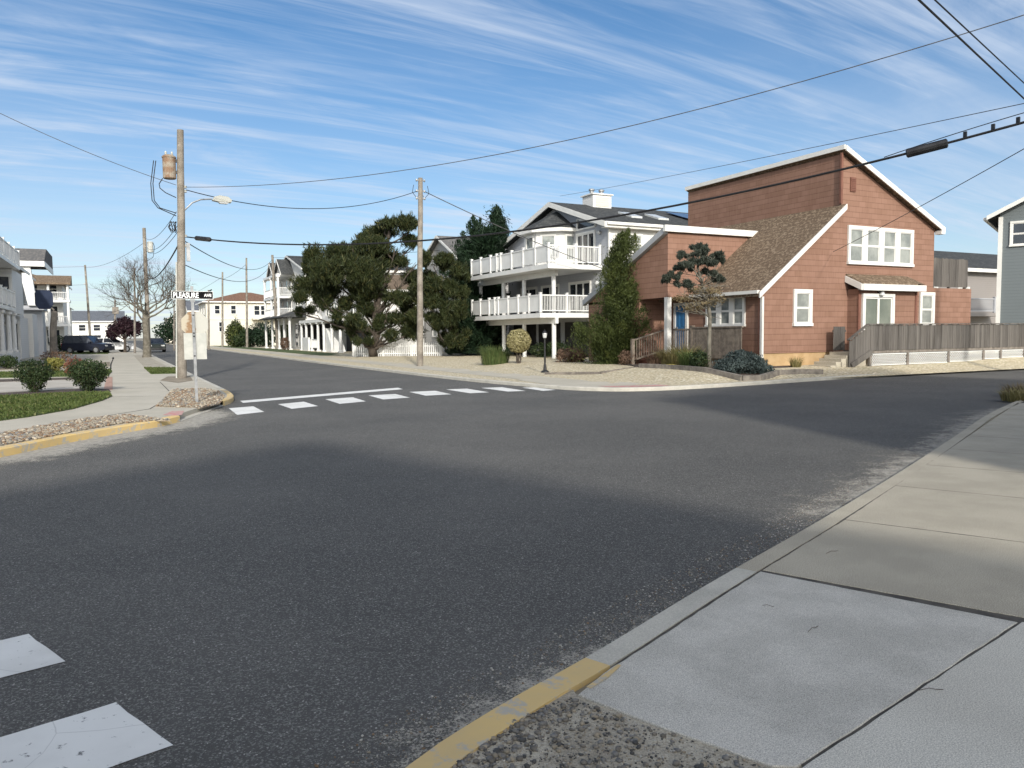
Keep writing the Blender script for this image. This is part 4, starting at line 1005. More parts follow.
# low house behind the black pine
A = house('columned_house', 'low white house with brown roof and white porch columns behind the large black pine', 19.5, 33, 66, 83, 5.6, 'x', 1.9, 'siding_white', 'roof_brown', .5)
wins(A, fx(19.5), (68, 71, 77, 80.5), 3.6, 5.0, 1.1); door(A, fx(19.5), 73.6, 74.8, .3, 2.5, 'trim_white')
mb = MB(); mb.fbox(fx(19.5), 66.3, 73.2, 0, .03, .1, 2.88); mb.fbox(fx(19.5), 75.2, 82.7, 0, .03, .1, 2.88); mb.box(17.1, 19.45, 82.84, 82.9, .1, 2.88); mb.box(18.4, 19.45, 75.0, 75.05, .1, 2.88); mb.build('porch_shade_panel', 'painted_shade', A)  # dark panels stand in for the shade inside the porch
mb = MB(); mb.box(17.0, 19.49, 66.2, 82.8, 2.9, 3.2); mb.build('porch_roof', 'trim_white', A)
columns(A, [(17.2, y) for y in (66.6, 69.6, 72.6, 75.0, 77.6, 80.2, 82.5)], .1, 2.9, .14)
railing(A, (17.2, 75.2), (17.2, 82.4), .3, 1.0, [0, 2.4, 7.2]);
mb = MB(); mb.box(16.95, 17.15, 78.4, 81.2, .1, 1.45); mb.build('low_wall', 'vinyl_white', A)
mb = MB(); mb.prism([(17.3, 69.8, .1), (17.3, 72.4, .1), (17.3, 72.4, 2.3), (17.3, 72.1, 2.3)], (1.2, 0, 0)); mb.build('stair', 'vinyl_white', A)
# three storey porch house
A = house('porch_house', 'tall white house with stacked railed porches and dark gabled dormers by the long street', 18.4, 31, 86, 102, 9.0, 'x', 2.0, 'siding_white', 'roof_dark', .4)
mb = MB()
for z in (3.9, 6.3, 8.9): mb.box(16.6, 18.39, 92.5, 102, z - .25, z)
mb.build('porch_floor', 'vinyl_white', A)
columns(A, [(16.75, y) for y in (92.7, 97.2, 101.8)], 3.9, 8.65, .16); columns(A, [(16.75, y) for y in (86.5, 89.6, 92.7, 97.2, 101.8)], .1, 3.65, .15)
for z in (3.9, 6.3): railing(A, (16.72, 92.8), (16.72, 101.8), z, 1.0, []); railing(A, (16.72, 92.6), (18.38, 92.6), z, 1.0, [])
mb = MB(); mb.prism([(15.9, 85.6, 3.72), (18.39, 85.6, 4.55), (18.39, 85.6, 3.66), (15.9, 85.6, 3.66)], (0, 17.4, 0)); mb.build('skirt_roof', 'roof_dark', A)
for y in (94, 99):
    mb = MB(); mb.prism([(17.2, y - 2.2, 8.91), (17.2, y + 2.2, 8.91), (17.2, y, 10.5)], (4, 0, 0)); dm = mb.build('dormer', 'shingle_grey', A)
    mb = MB(); roof_slab(mb, (16.9, y - 2.5, 8.86), (16.9, y, 10.68), (4.4, 0, 0), .12); roof_slab(mb, (16.9, y, 10.68), (16.9, y + 2.5, 8.86), (4.4, 0, 0), .12); mb.build('roof', 'roof_dark', dm)
    for s in (1, -1):
        mb = MB(); p, q = Vector((16.88, y + s * 2.5, 8.86)), Vector((16.88, y, 10.70)); mb.prism([p, q, q + Vector((0, 0, -.25)), p + Vector((0, 0, -.25))], (-.05, 0, 0)); mb.build('rake_board', 'trim_white', dm)
wins(A, fx(18.4), (88, 90.5), 5, 6.6, 1.2); wins(A, fx(18.4), (94, 96, 99), 4.4, 6, 1.3, glass='glass_dark'); wins(A, fx(18.4), (94, 96, 99), 6.9, 8.4, 1.3, glass='glass_dark'); slider(A, fx(18.4), 86.6, 91.8, .3, 3.2, 'glass_dark', 3); slider(A, fx(18.4), 93.2, 101, .3, 3.2, 'glass_dark', 4); wins(A, fy(86), (21, 24, 27), 5, 6.4, 1.1); wins(A, fy(86), (21, 24, 27), 7.2, 8.4, 1.1)
# cream house with terracotta roof
A = house('cream_house', 'cream stucco house with terracotta hipped roof beyond the utility poles', 13.2, 28, 139, 152, 7.6, 'hip', 1.9, 'siding_cream', 'roof_terracotta', .5)
wins(A, fy(139), (15, 17.6), 5.4, 7.0, 1.0, glass='glass_dark'); wins(A, fy(139), (15.6,), 2.4, 4.2, 1.0, glass='glass_dark'); wins(A, fy(139), (22, 25), 5.2, 7.0, 2.2, 2, 'glass_dark'); wins(A, fx(13.2), (142, 146, 150), 5.4, 7.0, 1.1); wins(A, fx(13.2), (142, 146, 150), 1.6, 3.3, 1.1)
mb = MB(); mb.box(20.5, 27.9, 137.4, 138.99, 4.5, 4.8); mb.build('balcony', 'siding_cream', A)
mb = MB(); mb.box(13.0, 28.1, 138.9, 138.99, 4.55, 4.72); mb.build('band', 'trim_white', A)
A = house('slate_roofed_house', 'pale house under a slate grey roof behind the back of the stop sign', 13.5, 26, 176, 190, 7.2, 'x', 2.3, 'siding_cream', 'roof_slate', .5)
wins(A, fy(176), (15.5, 18, 21), 4.6, 6.2, 1.1); wins(A, fx(13.5), (179, 183, 187), 4.6, 6.2, 1.1); wins(A, fy(176), (15.5, 18), 1.4, 3, 1.1)
A = house('flat_roofed_block', 'far white flat roofed building on the long street, right of the bare tree', 14, 30, 214, 230, 8.3, 'flat', .35, 'siding_white', 'roof_dark', .3)
wins(A, fy(214), (16, 19, 22), 5.2, 6.8, 1.4, glass='glass_dark'); wins(A, fx(14), (218, 223, 227), 5.2, 6.8, 1.4, glass='glass_dark'); wins(A, fx(14), (218, 223, 227), 1.4, 3.2, 1.4, glass='glass_dark')
A = house('far_tan_house', 'distant tan house closing the view down the long street', 13.6, 28, 262, 280, 7.5, 'hip', 2, 'siding_tan', 'roof_terracotta', .4); wins(A, fx(13.6), (266, 271, 276), 4.6, 6.4, 1.5, glass='glass_dark'); wins(A, fy(262), (16, 20), 4.6, 6.4, 1.5)
A = house('far_brick_block', 'distant tan block with dark windows seen past the trunk of the bare tree', -12, 1.2, 300, 318, 9.5, 'flat', .4, 'siding_tan', 'roof_grey', .2); wins(A, fy(300), (-9, -6, -3), 6, 8, 1.6, glass='glass_dark'); wins(A, fy(300), (-9, -6, -3), 1.6, 3.6, 1.6, glass='glass_dark')

# left hand side of the street
A = house('balconied_house', 'white three level house with columned porch and two tiers of balconies, nearest on the left', -17, -7, 44, 76, 7.1, 'hip', 1.6, 'siding_white', 'roof_grey', .5)
fr = fxp(-7)
for y0_, y1_, z0_, z1_, xo in ((60.2, 66, 3.3, 6.2, -6.1), (66.2, 71.5, .1, 3.2, -6.35)):
    mb = MB(); mb.box(-6.995, xo, y0_, y1_, z0_, z1_); by = mb.build('bay', 'siding_white', A); slider(by, fy(y0_), -6.95, xo - .06, z0_ + .3, z1_ - .4, 'glass_dark', 1, .07)
for z, y1, pr in ((6.45, 62.0, 1.2), (3.55, 58.5, 1.2)):
    mb = MB(); mb.box(-7, -7 + pr, 44, y1, z - .22, z); bc = mb.build('balcony', 'vinyl_white', A)
    railing(bc, (-7 + pr - .06, 44), (-7 + pr - .06, y1 - .06), z, 1.02, [k * (y1 - 44) / 7 for k in range(8)]); railing(bc, (-6.98, y1 - .06), (-7 + pr - .06, y1 - .06), z, 1.02, [])
columns(A, [(-5.95, y) for y in (46, 49.2, 52.4, 55.6, 58.2)], .75, 3.25, .15)
mb = MB(); mb.box(-6.4, -5.7, 44, 58.6, .1, .75); mb.build('porch_wall', 'vinyl_white', A)
mb = MB(); mb.fbox(fr, 44.2, 58.5, 0, .03, .1, 3.2); mb.build('porch_shade_panel', 'painted_shade', A)  # dark sheet on the wall paints in the shade of the deep porch
for y in (45.5, 49, 53, 57, 61): slider(A, fr, y - 1, y + 1, 3.6, 5.8, 'glass_dark')
for y in (62, 64.8): mb = MB(); mb.fbox(fr, y - 1.4, y + 1.4, 0, .06, .1, 2.5); mb.build('garage_door', 'trim_grey', A)
mb = MB(); mb.fbox(fr, 59.5, 75.5, .0, .5, 2.7, 3.0); mb.fbox(fr, 59.5, 75.5, .0, .35, 3.3, 3.45); mb.build('cornice', 'vinyl_white', A)
wins(A, fr, (62.5, 66.5, 70.5, 74), 4.0, 5.6, 1.2, glass='glass_dark')
mb = MB(); mb.box(-7, -6.1, 72.5, 76.2, .1, 3.6); mb.build('porch_bay', 'siding_white', A)
A = house('hip_roofed_house', 'white house with heavy dark hipped roof on a thick white pillar, behind the balconied house', -16, -8.6, 86, 104, 8.4, 'hip', .2, 'siding_taupe', 'roof_grey', .3)
mb = MB(); mb.prism([(-12.2, 81.6, 8.6), (-12.2, 84.6, 9.95), (-12.2, 92, 9.95), (-12.2, 92, 8.6)], (6.45, 0, 0)); mb.build('porch_roof', 'roof_grey', A)
mb = MB(); mb.box(-12.2, -5.75, 81.65, 81.75, 8.1, 8.58); mb.box(-5.8, -5.72, 81.76, 92, 8.1, 8.58); mb.build('fascia', 'vinyl_white', A)
mb = MB(); mb.prism([(-7.2, 82, 4.6), (-6.5, 82, 4.6), (-6.9, 82, 8.1), (-7.8, 82, 8.1)], (0, .8, 0)); mb.build('pillar', 'vinyl_white', A)
mb = MB(); mb.box(-12, -6, 82.4, 85.9, 4.2, 4.6); mb.box(-12, -6.2, 83.2, 85.9, 0, 4.19); mb.build('porch', 'siding_pale_grey', A)
wins(A, fy(83.2), (-10, -7.5), 1.2, 3.2, 1.2, glass='glass_dark'); wins(A, fy(86), (-10.5,), 5.2, 7.2, 1.6, glass='glass_dark'); wins(A, fxp(-8.6), (90, 95, 100), 5.2, 7, 1.2); wins(A, fxp(-8.6), (90, 95, 100), 1.2, 3, 1.2)
A = house('brown_roofed_house', 'white house with brown roof and stacked porches beyond the dark backboard', -14, -6.2, 114, 126, 8.6, 'hip', 1.5, 'siding_white', 'roof_brown', .5)
mb = MB()
for z in (3.4, 6.4): mb.box(-14, -5.3, 111.5, 113.99, z - .3, z)
mb.build('balcony', 'vinyl_white', A); columns(A, [(x, 111.7) for x in (-13, -10, -7.6, -5.5)], .1, 8.5, .18)
for z in (3.4, 6.4): railing(A, (-13.8, 111.6), (-5.4, 111.6), z, 1, [], step=.22, thick=.05)
mb = MB(); mb.prism([(-14.4, 111.0, 8.5), (-14.4, 114.2, 9.6), (-14.4, 114.2, 8.3), (-14.4, 111.0, 8.3)], (9.3, 0, 0)); mb.build('porch_roof', 'roof_brown', A)
wins(A, fy(114), (-12, -9.5, -7.4), 3.8, 5.8, 1.4, glass='glass_dark'); wins(A, fy(114), (-12, -9.5, -7.4), 6.9, 8.8, 1.4, glass='glass_dark'); wins(A, fy(114), (-12, -9.5, -7.4), .8, 2.8, 1.6, glass='glass_dark')
A = house('sage_roofed_house', 'low white house under a long sage grey roof beyond the parked dark suv', -9.5, 1.0, 205, 219, 5.6, 'x', 2.4, 'siding_white', 'roof_slate', .5); wins(A, fy(205), (-7.5, -4.5, -1.5), 3.2, 4.8, 1.6, glass='glass_dark'); wins(A, fy(205), (-7.5, -4.5, -1.5), .8, 2.4, 1.8, glass='glass_dark')
A = house('far_white_house', 'distant white gabled house left of the leaning utility pole', -18, -8, 160, 172, 7.2, 'y', 2.4, 'siding_cream', 'roof_grey', .4); wins(A, fy(160), (-15.5, -12.5, -10), 4.6, 6.2, 1.2, glass='glass_dark'); wins(A, fy(160), (-15.5, -12.5, -10), 1.2, 3, 1.2, glass='glass_dark')

# right hand end: slate blue house, taupe house between
A = house('slate_blue_house', 'slate blue clapboard house with white trim at the right edge, beyond the board fence', 37.2, 48, 22.2, 31, 7.15, 'y', 2.7, 'siding_slate', 'roof_dark', .5)
mb = MB(); mb.box(37.15, 37.33, 22.13, 22.199, .2, 7.0); mb.build('corner_board', 'trim_white', A)
wins(A, fy(22.2), (38.1,), 5.55, 6.75, .95, glass='glass_dark'); wins(A, fy(22.2), (39.7,), 2.25, 3.0, 1.6, glass='glass_dark')
mb = MB(); mb.bar((36.62, 21.8, 6.93), (36.62, 31, 6.93), .14, .13); mb.build('gutter', 'trim_white', A)
th_ = R(-65); off = Vector((5.4 * math.cos(th_), 5.4 * math.sin(th_), 0)); A.rotation_euler.z = th_; A.location = Vector((38.15, 22.75, A.location.z)) + off
A = house('taupe_house', 'taupe house with dark roof in the gap left of the slate blue house', 46, 74, 34, 46, 5.9, 'x', 1.9, 'siding_taupe', 'roof_dark', .5)
mb = MB(); mb.box(46, 56, 32.6, 33.99, 2.5, 2.75); bc = mb.build('balcony', 'siding_taupe', A); railing(bc, (46.1, 32.66), (55.9, 32.66), 2.75, 1, [0, 4, 8.3], 'siding_pale_grey')
wins(A, fy(34), (49.5, 53), 3.0, 4.6, 1.3, glass='glass_dark'); wins(A, fx(46), (37, 42), 3.2, 4.6, 1.3, glass='glass_dark')

# the two beach houses behind the camera, whose shade lies across the near road
RT, FW = Vector((math.cos(YAW), math.sin(YAW), 0)), Vector((-math.sin(YAW), math.cos(YAW), 0))
def cw(r, f, z=0): p = RT * r + FW * f; return (p.x, p.y, z)
def gable_house(name, label, rc, hw, f0, depth, eave, peak, wall, roof, shift=0):
    A = thing(name, cw(rc, f0), label, 'house'); mb = MB(); d = Vector(cw(0, -depth))
    mb.prism([cw(rc - hw, f0, 0), cw(rc + hw, f0, 0), cw(rc + hw, f0, eave), cw(rc + shift, f0, peak), cw(rc - hw, f0, eave)], d); mb.build('wall', wall, A)
    mb = MB()
    for s in (-1, 1):
        k = (peak - eave) / (hw - s * shift); xe = rc + s * (hw + .3); roof_slab(mb, cw(xe, f0 + .3, eave - k * .3 + .12), cw(rc + shift, f0 + .3, peak + .12), d * 1.02, .13)
    mb.build('roof', roof, A)
    for zz_ in (1.2, 4.0):
        for k in (-.55, 0, .55):
            window(A, ((cw(rc, f0)[0], cw(rc, f0)[1]), (RT.x, RT.y), (FW.x, FW.y)), k * hw - .6, k * hw + .6, zz_, zz_ + 1.4, 1, .1)
    return A
gable_house('clapboard_house', 'pale clapboard beach house standing behind the photographer', .3, 5.8, -6.2, 12, 4.9, 8.25, 'siding_tan', 'roof_grey')

def turned_house(name, label, corner, r, d, wd, dp, eave, peak, wall, roof):
    """house whose eaves run along r from its near corner, going back along d"""
    C = Vector(cw(*corner)); r = Vector(cw(*r)).normalized(); d = Vector(cw(*d)).normalized(); A = thing(name, C, label, 'house'); Z = Vector((0, 0, 1)); mb = MB()
    mb.prism([C, C + d * dp, C + d * dp + Z * eave, C + d * dp / 2 + Z * peak, C + Z * eave], r * wd); mb.build('wall', wall, A)
    mb = MB(); k = (peak - eave) / (dp / 2)
    for a, s in ((0, 1), (dp, -1)): roof_slab(mb, C - r * .3 + d * (a - s * .3) + Z * (eave - k * .3 + .12), C - r * .3 + d * dp / 2 + Z * (peak + .12), r * (wd + .6), .13)
    mb.build('roof', roof, A)
    for z in (1.2, 4.0, 6.4):
        for k in range(3): window(A, ((C.x, C.y), (r.x, r.y), (-d.x, -d.y)), 1.2 + k * 3.4, 2.6 + k * 3.4, z, z + 1.4, 1, .1)
    return A
turned_house('corner_house', 'tall grey clapboard beach house on the near corner, right of the photographer', (7.0, .5), (.617, .786), (.786, -.617), 11, 9, 8.4, 10.4, 'siding_pale_grey', 'roof_grey')

# ================================================================== TREES AND PLANTS
def wander(p, q, k, amp, seed=None):
    """crooked line from p to q"""
    p, q = Vector(p), Vector(q); o = [p]
    for i in range(1, k): t = i / k; o.append(p.lerp(q, t) + Vector((random.gauss(0, amp), random.gauss(0, amp), random.gauss(0, amp * .5))))
    return o + [q]
def taper(n, a, b): return [a + (b - a) * i / (n - 1) for i in range(n)]
def away(px, py, d): return EYE + ray(px, py) * d
def tree_of_pads(name, label, base, depth, pads, trunk, mat, bark, n, size, r0, group=None, limbs=True, flat=1.0, asp=8):
    """pads: (px, py, half width px, half height px, depth offset) - the tree's clouds of needles at their real size"""
    T = thing(name, base, label, 'tree', group); s = depth / F_PX; mb = MB()
    tp = [Vector(base)] + [away(x, y, depth) for x, y in trunk]
    mb.tube(tp, taper(len(tp), r0, r0 * .28), 9)
    blobs = []
    for x, y, hw, hh, dz in pads:
        hw *= 1.12 if r0 > .3 else 1.0; c = away(x, y, depth + dz); m = max(2, int(hw / 9)) if r0 > .1 else 9; sc_ = 1.0 if r0 > .1 else .55
        for k in range(m):
            u = random.uniform(-.75, .75); v_ = random.uniform(-.5, .5) * (1.6 if r0 < .1 else 1)
            q = away(x + u * hw, y + v_ * hh * .7 - (1 - u * u) * hh * .2, depth + dz + random.uniform(-.6, .6) * hw * s)
            blobs.append((q.x, q.y, q.z, hw * s * sc_ * random.uniform(.28, .48), hw * s * sc_ * random.uniform(.28, .48), hh * s * sc_ * random.uniform(.5, .95) * flat))
        if limbs:
            j = min(range(1, len(tp)), key=lambda i: (tp[i] - c).length + (2 if tp[i].z > c.z else 0)); st = tp[max(1, j - 1)]
            ln = wander(st, c + Vector((0, 0, -hh * s * .3)), 4, .12); mb.tube(ln, taper(len(ln), r0 * .32, r0 * .08), 6)
            for k in range(3):
                e = c + Vector((random.uniform(-1, 1) * hw * s * .7, random.uniform(-1, 1) * hw * s * .7, random.uniform(-.1, .3) * hh * s)); ln2 = wander(ln[-2], e, 3, .08); mb.tube(ln2, taper(len(ln2), r0 * .1, r0 * .04), 5)
    mb.build('trunk', bark, T, smooth=True)
    P, Q = blob_points(blobs, n, .2, .42)
    Q[:, 2] = np.abs(Q[:, 2]) * .6 + .25
    scatter_leaves('crown', P, Q, size, mat, T, asp, .75, up=1.0, out=1.2)
    return T
# large black pine with the white fence under it
tree_of_pads('black_pine', 'large spreading black pine with crooked trunk growing out of the white picket fence', gp(374, 357, .1), 52.6,
    [(386, 224, 24, 8, .5), (408, 226, 18, 8, -.5), (372, 236, 30, 9, .8), (352, 246, 22, 9, -.6), (336, 258, 28, 12, .4), (322, 268, 18, 11, 0), (345, 272, 36, 14, -1), (395, 246, 26, 9, -.4), (414, 242, 14, 8, .6),
     (372, 262, 26, 10, .7), (330, 290, 30, 13, .4), (312, 300, 20, 10, -.8), (356, 294, 30, 13, .8), (346, 308, 24, 10, -.6), (405, 280, 22, 9, .6), (392, 300, 22, 8, -1), (372, 310, 16, 8, .8),
     (354, 318, 20, 8, -1), (392, 322, 20, 11, .4), (404, 334, 16, 9, -.4), (358, 332, 15, 8, .3), (384, 338, 16, 8, -.6), (410, 310, 16, 8, 1.2), (372, 284, 28, 12, -.8), (384, 296, 24, 10, .9), (342, 324, 16, 8, .6), (374, 328, 14, 8, -1.2), (352, 262, 26, 10, 1), (398, 262, 22, 9, .3), (416, 262, 16, 8, -.3), (420, 280, 16, 8, .4), (406, 322, 14, 8, .2), (334, 300, 22, 10, .4), (420, 296, 12, 8, .5), (303, 312, 12, 6, .2), (362, 342, 12, 5, -.8)],
    [(372, 350), (377, 335), (375, 315), (381, 290), (379, 262), (388, 240), (390, 226)], 'needle_pine', 'bark', 150000, .045, .32)
tree_of_pads('black_pine', 'smaller olive tinged black pine between the concrete looking pole and the dark cedars', yp(450, 354), 50.5,
    [(432, 262, 18, 8, .5), (446, 274, 22, 9, -.4), (430, 288, 22, 9, .4), (452, 290, 18, 9, -.6), (436, 304, 24, 10, 0), (456, 310, 16, 10, -1), (426, 318, 16, 8, .6), (446, 324, 20, 9, -.5), (460, 332, 12, 8, 0), (440, 338, 14, 8, .4), (455, 344, 12, 7, -.5)],
    [(450, 345), (452, 325), (447, 300), (441, 275)], 'needle_pine', 'bark', 62000, .045, .18)
def conifer(name, label, base, H_, tops, mat, n, size, width, group=None, spik=.25, bare=.03, bark='bark', waist=1.0):
    """spires: (dx, dy, top height fraction, radius fraction)"""
    T = thing(name, base, label, 'tree', group); b = Vector(base); mb = MB(); PP, NN = [], []
    for dx, dy, hf, rf in tops:
        h = H_ * hf; top = b + Vector((dx, dy, h)); ln = wander(b + Vector((dx * .2, dy * .2, 0)), top, 5, .05); mb.tube(ln, taper(len(ln), .16 * rf + .05, .015), 7)
        k = int(n * rf * hf / sum(t[2] * t[3] for t in tops)); nb = int(90 * hf * rf) + 30
        # boughs: each leaves the stem, climbs and droops a little, and carries sprays
        per = max(30, k // nb)
        for i in range(nb):
            t = bare + (1 - bare) * (i + random.random()) / nb; a = random.uniform(0, 6.283)
            prof = (1 - t) ** .75 * (.55 + .45 * min(1, t * 7)) * waist + .03
            r = width * rf * prof * random.uniform(1 - spik * 1.6, 1 + spik)
            lift = random.uniform(.15, .55) * r + .06 * h * (1 - t) * random.random()
            c = b + Vector((dx * (.2 + .8 * t), dy * (.2 + .8 * t), h * t)); e = c + Vector((math.cos(a) * r, math.sin(a) * r, lift))
            u = RNG.random(per) ** .6; sp = .055 * width + .13 * r * (1 - .5 * u)
            q = np.array(c)[None] + (np.array(e) - np.array(c))[None] * u[:, None] + RNG.normal(0, 1, (per, 3)) * sp[:, None] * np.array([1, 1, .7])
            PP.append(q); NN.append(np.repeat(np.array([[math.cos(a), math.sin(a), .7]]), per, 0))
    mb.build('trunk', bark, T, smooth=True); scatter_leaves('crown', np.concatenate(PP), np.concatenate(NN), size, mat, T, 2.6, .6, up=1.3)
    return T
def plume_tree(name, label, base, depth, outline, mat, n, size, nplume, rise, lean, r0=.12, rag=.25, bark='bark', tips=(), asp=5):
    """evergreen built of many leafy plumes; outline: (py, left px, right px) rows measured off its silhouette"""
    T = thing(name, base, label, 'tree'); s = depth / F_PX; b = Vector(base); outl = sorted(outline)
    def half(py):
        for (y0, l0, r0_), (y1, l1, r1) in zip(outl, outl[1:]):
            if y0 <= py <= y1: t = (py - y0) / (y1 - y0); return l0 + (l1 - l0) * t, r0_ + (r1 - r0_) * t
        return outl[-1][1:]
    mb = MB(); top = outl[0]; tp = away((top[1] + top[2]) / 2, top[0] + 4, depth); st = wander(b + Vector((0, 0, -.05)), tp, 6, .06); mb.tube(st, taper(len(st), r0, .015), 8); PP, NN, TT = [], [], []
    y0, y1 = outl[0][0], outl[-1][0]; wt = [max(.15, (half(y0 + (y1 - y0) * (i + .5) / 40)[1] - half(y0 + (y1 - y0) * (i + .5) / 40)[0])) for i in range(40)]
    jobs = []
    for k in range(nplume):
        i = random.choices(range(40), wt)[0]; py = y0 + (y1 - y0) * (i + random.random()) / 40; l, r = half(py); jobs.append((py, (l + r) / 2, (r - l) / 2, None))
    for tx, ty in tips: jobs.append((ty, tx, 0, 1))
    per = max(20, n // len(jobs))
    for py, cx, hw, tip in jobs:
        a = random.uniform(0, 6.283); q = random.random() ** .33; rr_ = hw * s * q * random.uniform(1 - rag, 1 + rag * .6)
        e = away(cx, py, depth) + RT * math.cos(a) * rr_ + FW * math.sin(a) * rr_
        out = RT * math.cos(a) + FW * math.sin(a); ln = (rise if not tip else rise * 1.9) * random.uniform(.7, 1.4)
        c = e - Vector((0, 0, ln * (1 - lean))) - out * ln * lean * random.uniform(.5, 1.3) * (0 if tip else 1)
        u = RNG.random(per); wd = ln * ((.24 if ln > 1.0 or s > .06 else .17) if not tip else .10) * (1.05 - u) + .02
        pts = np.array(c)[None] + (np.array(e) - np.array(c))[None] * u[:, None] + RNG.normal(0, 1, (per, 3)) * wd[:, None]
        pts[:, 2] = np.maximum(pts[:, 2], b.z + .03); TT.append(np.full(per, random.random())); PP.append(pts); dv = (e - c).normalized(); NN.append(np.repeat(np.array([[dv.x + out.x * .4, dv.y + out.y * .4, dv.z]]), per, 0))
    mb.build('trunk', bark, T, smooth=True); scatter_leaves('crown', np.concatenate(PP), np.concatenate(NN), size, mat, T, asp, .55, up=.5, out=1.6, tone=np.concatenate(TT)); return T
plume_tree('cedar', 'tall dark green cedar with two ragged spires left of the white decks', away(482, 352, 55), 55, [(204, 496, 498), (212, 491, 503), (224, 486, 507), (232, 464, 509), (245, 457, 512), (265, 447, 514), (290, 443, 512), (320, 446, 508), (352, 452, 506)], 'needle_cedar', 80000, .065, 420, 1.1, .62, .2, .35, tips=((497, 206), (494, 212), (500, 216), (473, 216), (470, 222), (476, 222), (480, 219), (463, 232), (458, 240), (506, 228)))
plume_tree('cedar', 'broad dark cedar filling the shade under the left end of the white decks', away(476, 352, 53), 53, [(296, 468, 482), (312, 456, 492), (330, 449, 500), (352, 446, 505)], 'needle_cedar', 36000, .065, 220, .8, .6, .12, .3)
jb = Vector((18.3, 26.85, yz(18.3, 26.85))); djp = (jb - EYE).dot(CAMR @ Vector((0, 0, -1)))
plume_tree('juniper', 'tall green upright juniper with twisted spiky top beside the orange brown house', jb, djp, [(230, 620, 628), (240, 612, 632), (252, 607, 632), (262, 603, 628), (276, 600, 633), (290, 598, 639), (306, 595, 644), (316, 586, 646), (323, 576, 645), (334, 580, 642), (350, 587, 640), (364, 594, 637)], 'needle_juniper', 80000, .026, 210, .95, .42, .11, .30, tips=((617, 236), (622, 240), (628, 229), (631, 238), (635, 234), (611, 248), (605, 260), (631, 256), (600, 284), (577, 322), (583, 326), (644, 304), (640, 290)))
# sculpted pine in front of the orange house
sp = yp(709, 369); dsp = (sp - EYE).dot(CAMR @ Vector((0, 0, -1)))
T = tree_of_pads('mugo_pine', 'small sculpted blue green pine with bare lower twigs in front of the blue door', sp, dsp,
    [(699, 249, 13, 5, .1), (689, 255, 13, 5, -.2), (710, 256, 15, 5, .2), (698, 263, 22, 5, -.1), (716, 262, 10, 5, .2), (684, 268, 12, 4, .1), (674, 277, 12, 5, -.1), (666, 281, 6, 3, .1), (684, 284, 11, 4, -.2), (719, 279, 9, 6, .2), (706, 273, 13, 4, .1)],
    [(709, 345), (710, 318), (708, 300), (702, 284), (698, 268), (697, 254)], 'needle_blue', 'bark_pale', 26000, .020, .085)
mb = MB()
for k in range(46):
    st = away(random.uniform(702, 711), random.uniform(282, 318), dsp); e = st + Vector((random.uniform(-1.1, .7), random.uniform(-.7, .7), random.uniform(-.15, .45)))
    ln = wander(st, e, 4, .05); mb.tube(ln, taper(5, .016, .004), 4, False)
    for j in range(4): s2 = ln[random.randint(1, 4)]; mb.tube(wander(s2, s2 + Vector((random.uniform(-.3, .3), random.uniform(-.3, .3), random.uniform(-.1, .2))), 2, .03), [.007, .005, .002], 3, False)
mb.build('twigs', 'bark_pale', T)
P, Q = blob_points([(*away(x, y, dsp), .42, .42, .16) for x, y in ((696, 290), (712, 292), (684, 298), (715, 300), (700, 304), (690, 308))], 1500, .1, .4)
scatter_leaves('sparse_needles', P, Q, .035, 'leaf_dry', T, 3, .9)

def shrub(name, label, base, blobs, mat, n, size, group=None, stem=True, asp=1.5, jit=.8, cat='shrub', up=0):
    """blobs relative to base"""
    T = thing(name, base, label, cat, group); b = Vector(base)
    if stem:
        mb = MB()
        for k in range(7):
            q = random.choice(blobs); ln = wander(b + Vector((random.uniform(-.06, .06), random.uniform(-.06, .06), -.03)), b + Vector((q[0] + random.uniform(-.3, .3) * q[3], q[1] + random.uniform(-.3, .3) * q[4], q[2])), 3, .03); mb.tube(ln, taper(4, .03, .008), 5)
        mb.build('stems', 'bark', T)
    P, Q = blob_points([(b.x + q[0], b.y + q[1], b.z + q[2], *q[3:]) for q in blobs], n, .5, .22); P[:, 2] = np.maximum(P[:, 2], b.z + .02)
    scatter_leaves('foliage', P, Q, size, mat, T, asp, jit, up=up); return T
def vase(r, h): return [(0, 0, h * .62, r, r, h * .36), (0, 0, h * .36, r * .72, r * .72, h * .3), (r * .35, 0, h * .58, r * .6, r * .6, h * .36), (-r * .35, .1, h * .60, r * .62, r * .6, h * .36), (0, 0, h * .16, r * .4, r * .4, h * .18)]
Zl = .13
bl = lambda px, py: gp(px, py, Zl)
shrub('boxwood', 'clipped dark green boxwood of vase shape at the lawn edge beside the pavement', bl(89, 391), vase(.52, .90), 'leaf_box', 7000, .034, 'clipped shrubs on the left corner')
shrub('boxwood', 'clipped dark boxwood with thin twiggy left side, left one on the lawn edge', bl(35, 392), vase(.48, .92), 'leaf_box', 5200, .034, 'clipped shrubs on the left corner')
shrub('barberry', 'rounded dull red shrub just behind the boxwood nearest the pavement', bl(77, 376.5), [(0, 0, .36, .42, .42, .36)], 'leaf_red', 2500, .035)
shrub('gold_shrub', 'low yellow green clipped shrub between the two boxwoods', bl(55, 371.5), [(0, 0, .3, .42, .42, .28), (0, 0, .42, .38, .38, .2)], 'leaf_gold', 2400, .04)
shrub('boxwood', 'small round dark shrub at the left edge before the columned porch', bl(8, 368.5), [(0, 0, .33, .45, .45, .32)], 'leaf_box', 2200, .045, 'clipped shrubs on the left corner')
shrub('yew', 'dark bushy shrub at the foot of the dark backboard post', gp(63, 352, .1), [(0, 0, .9, 1.3, 1.3, .9), (.5, 0, .6, .9, .9, .6)], 'leaf_box', 3500, .09)
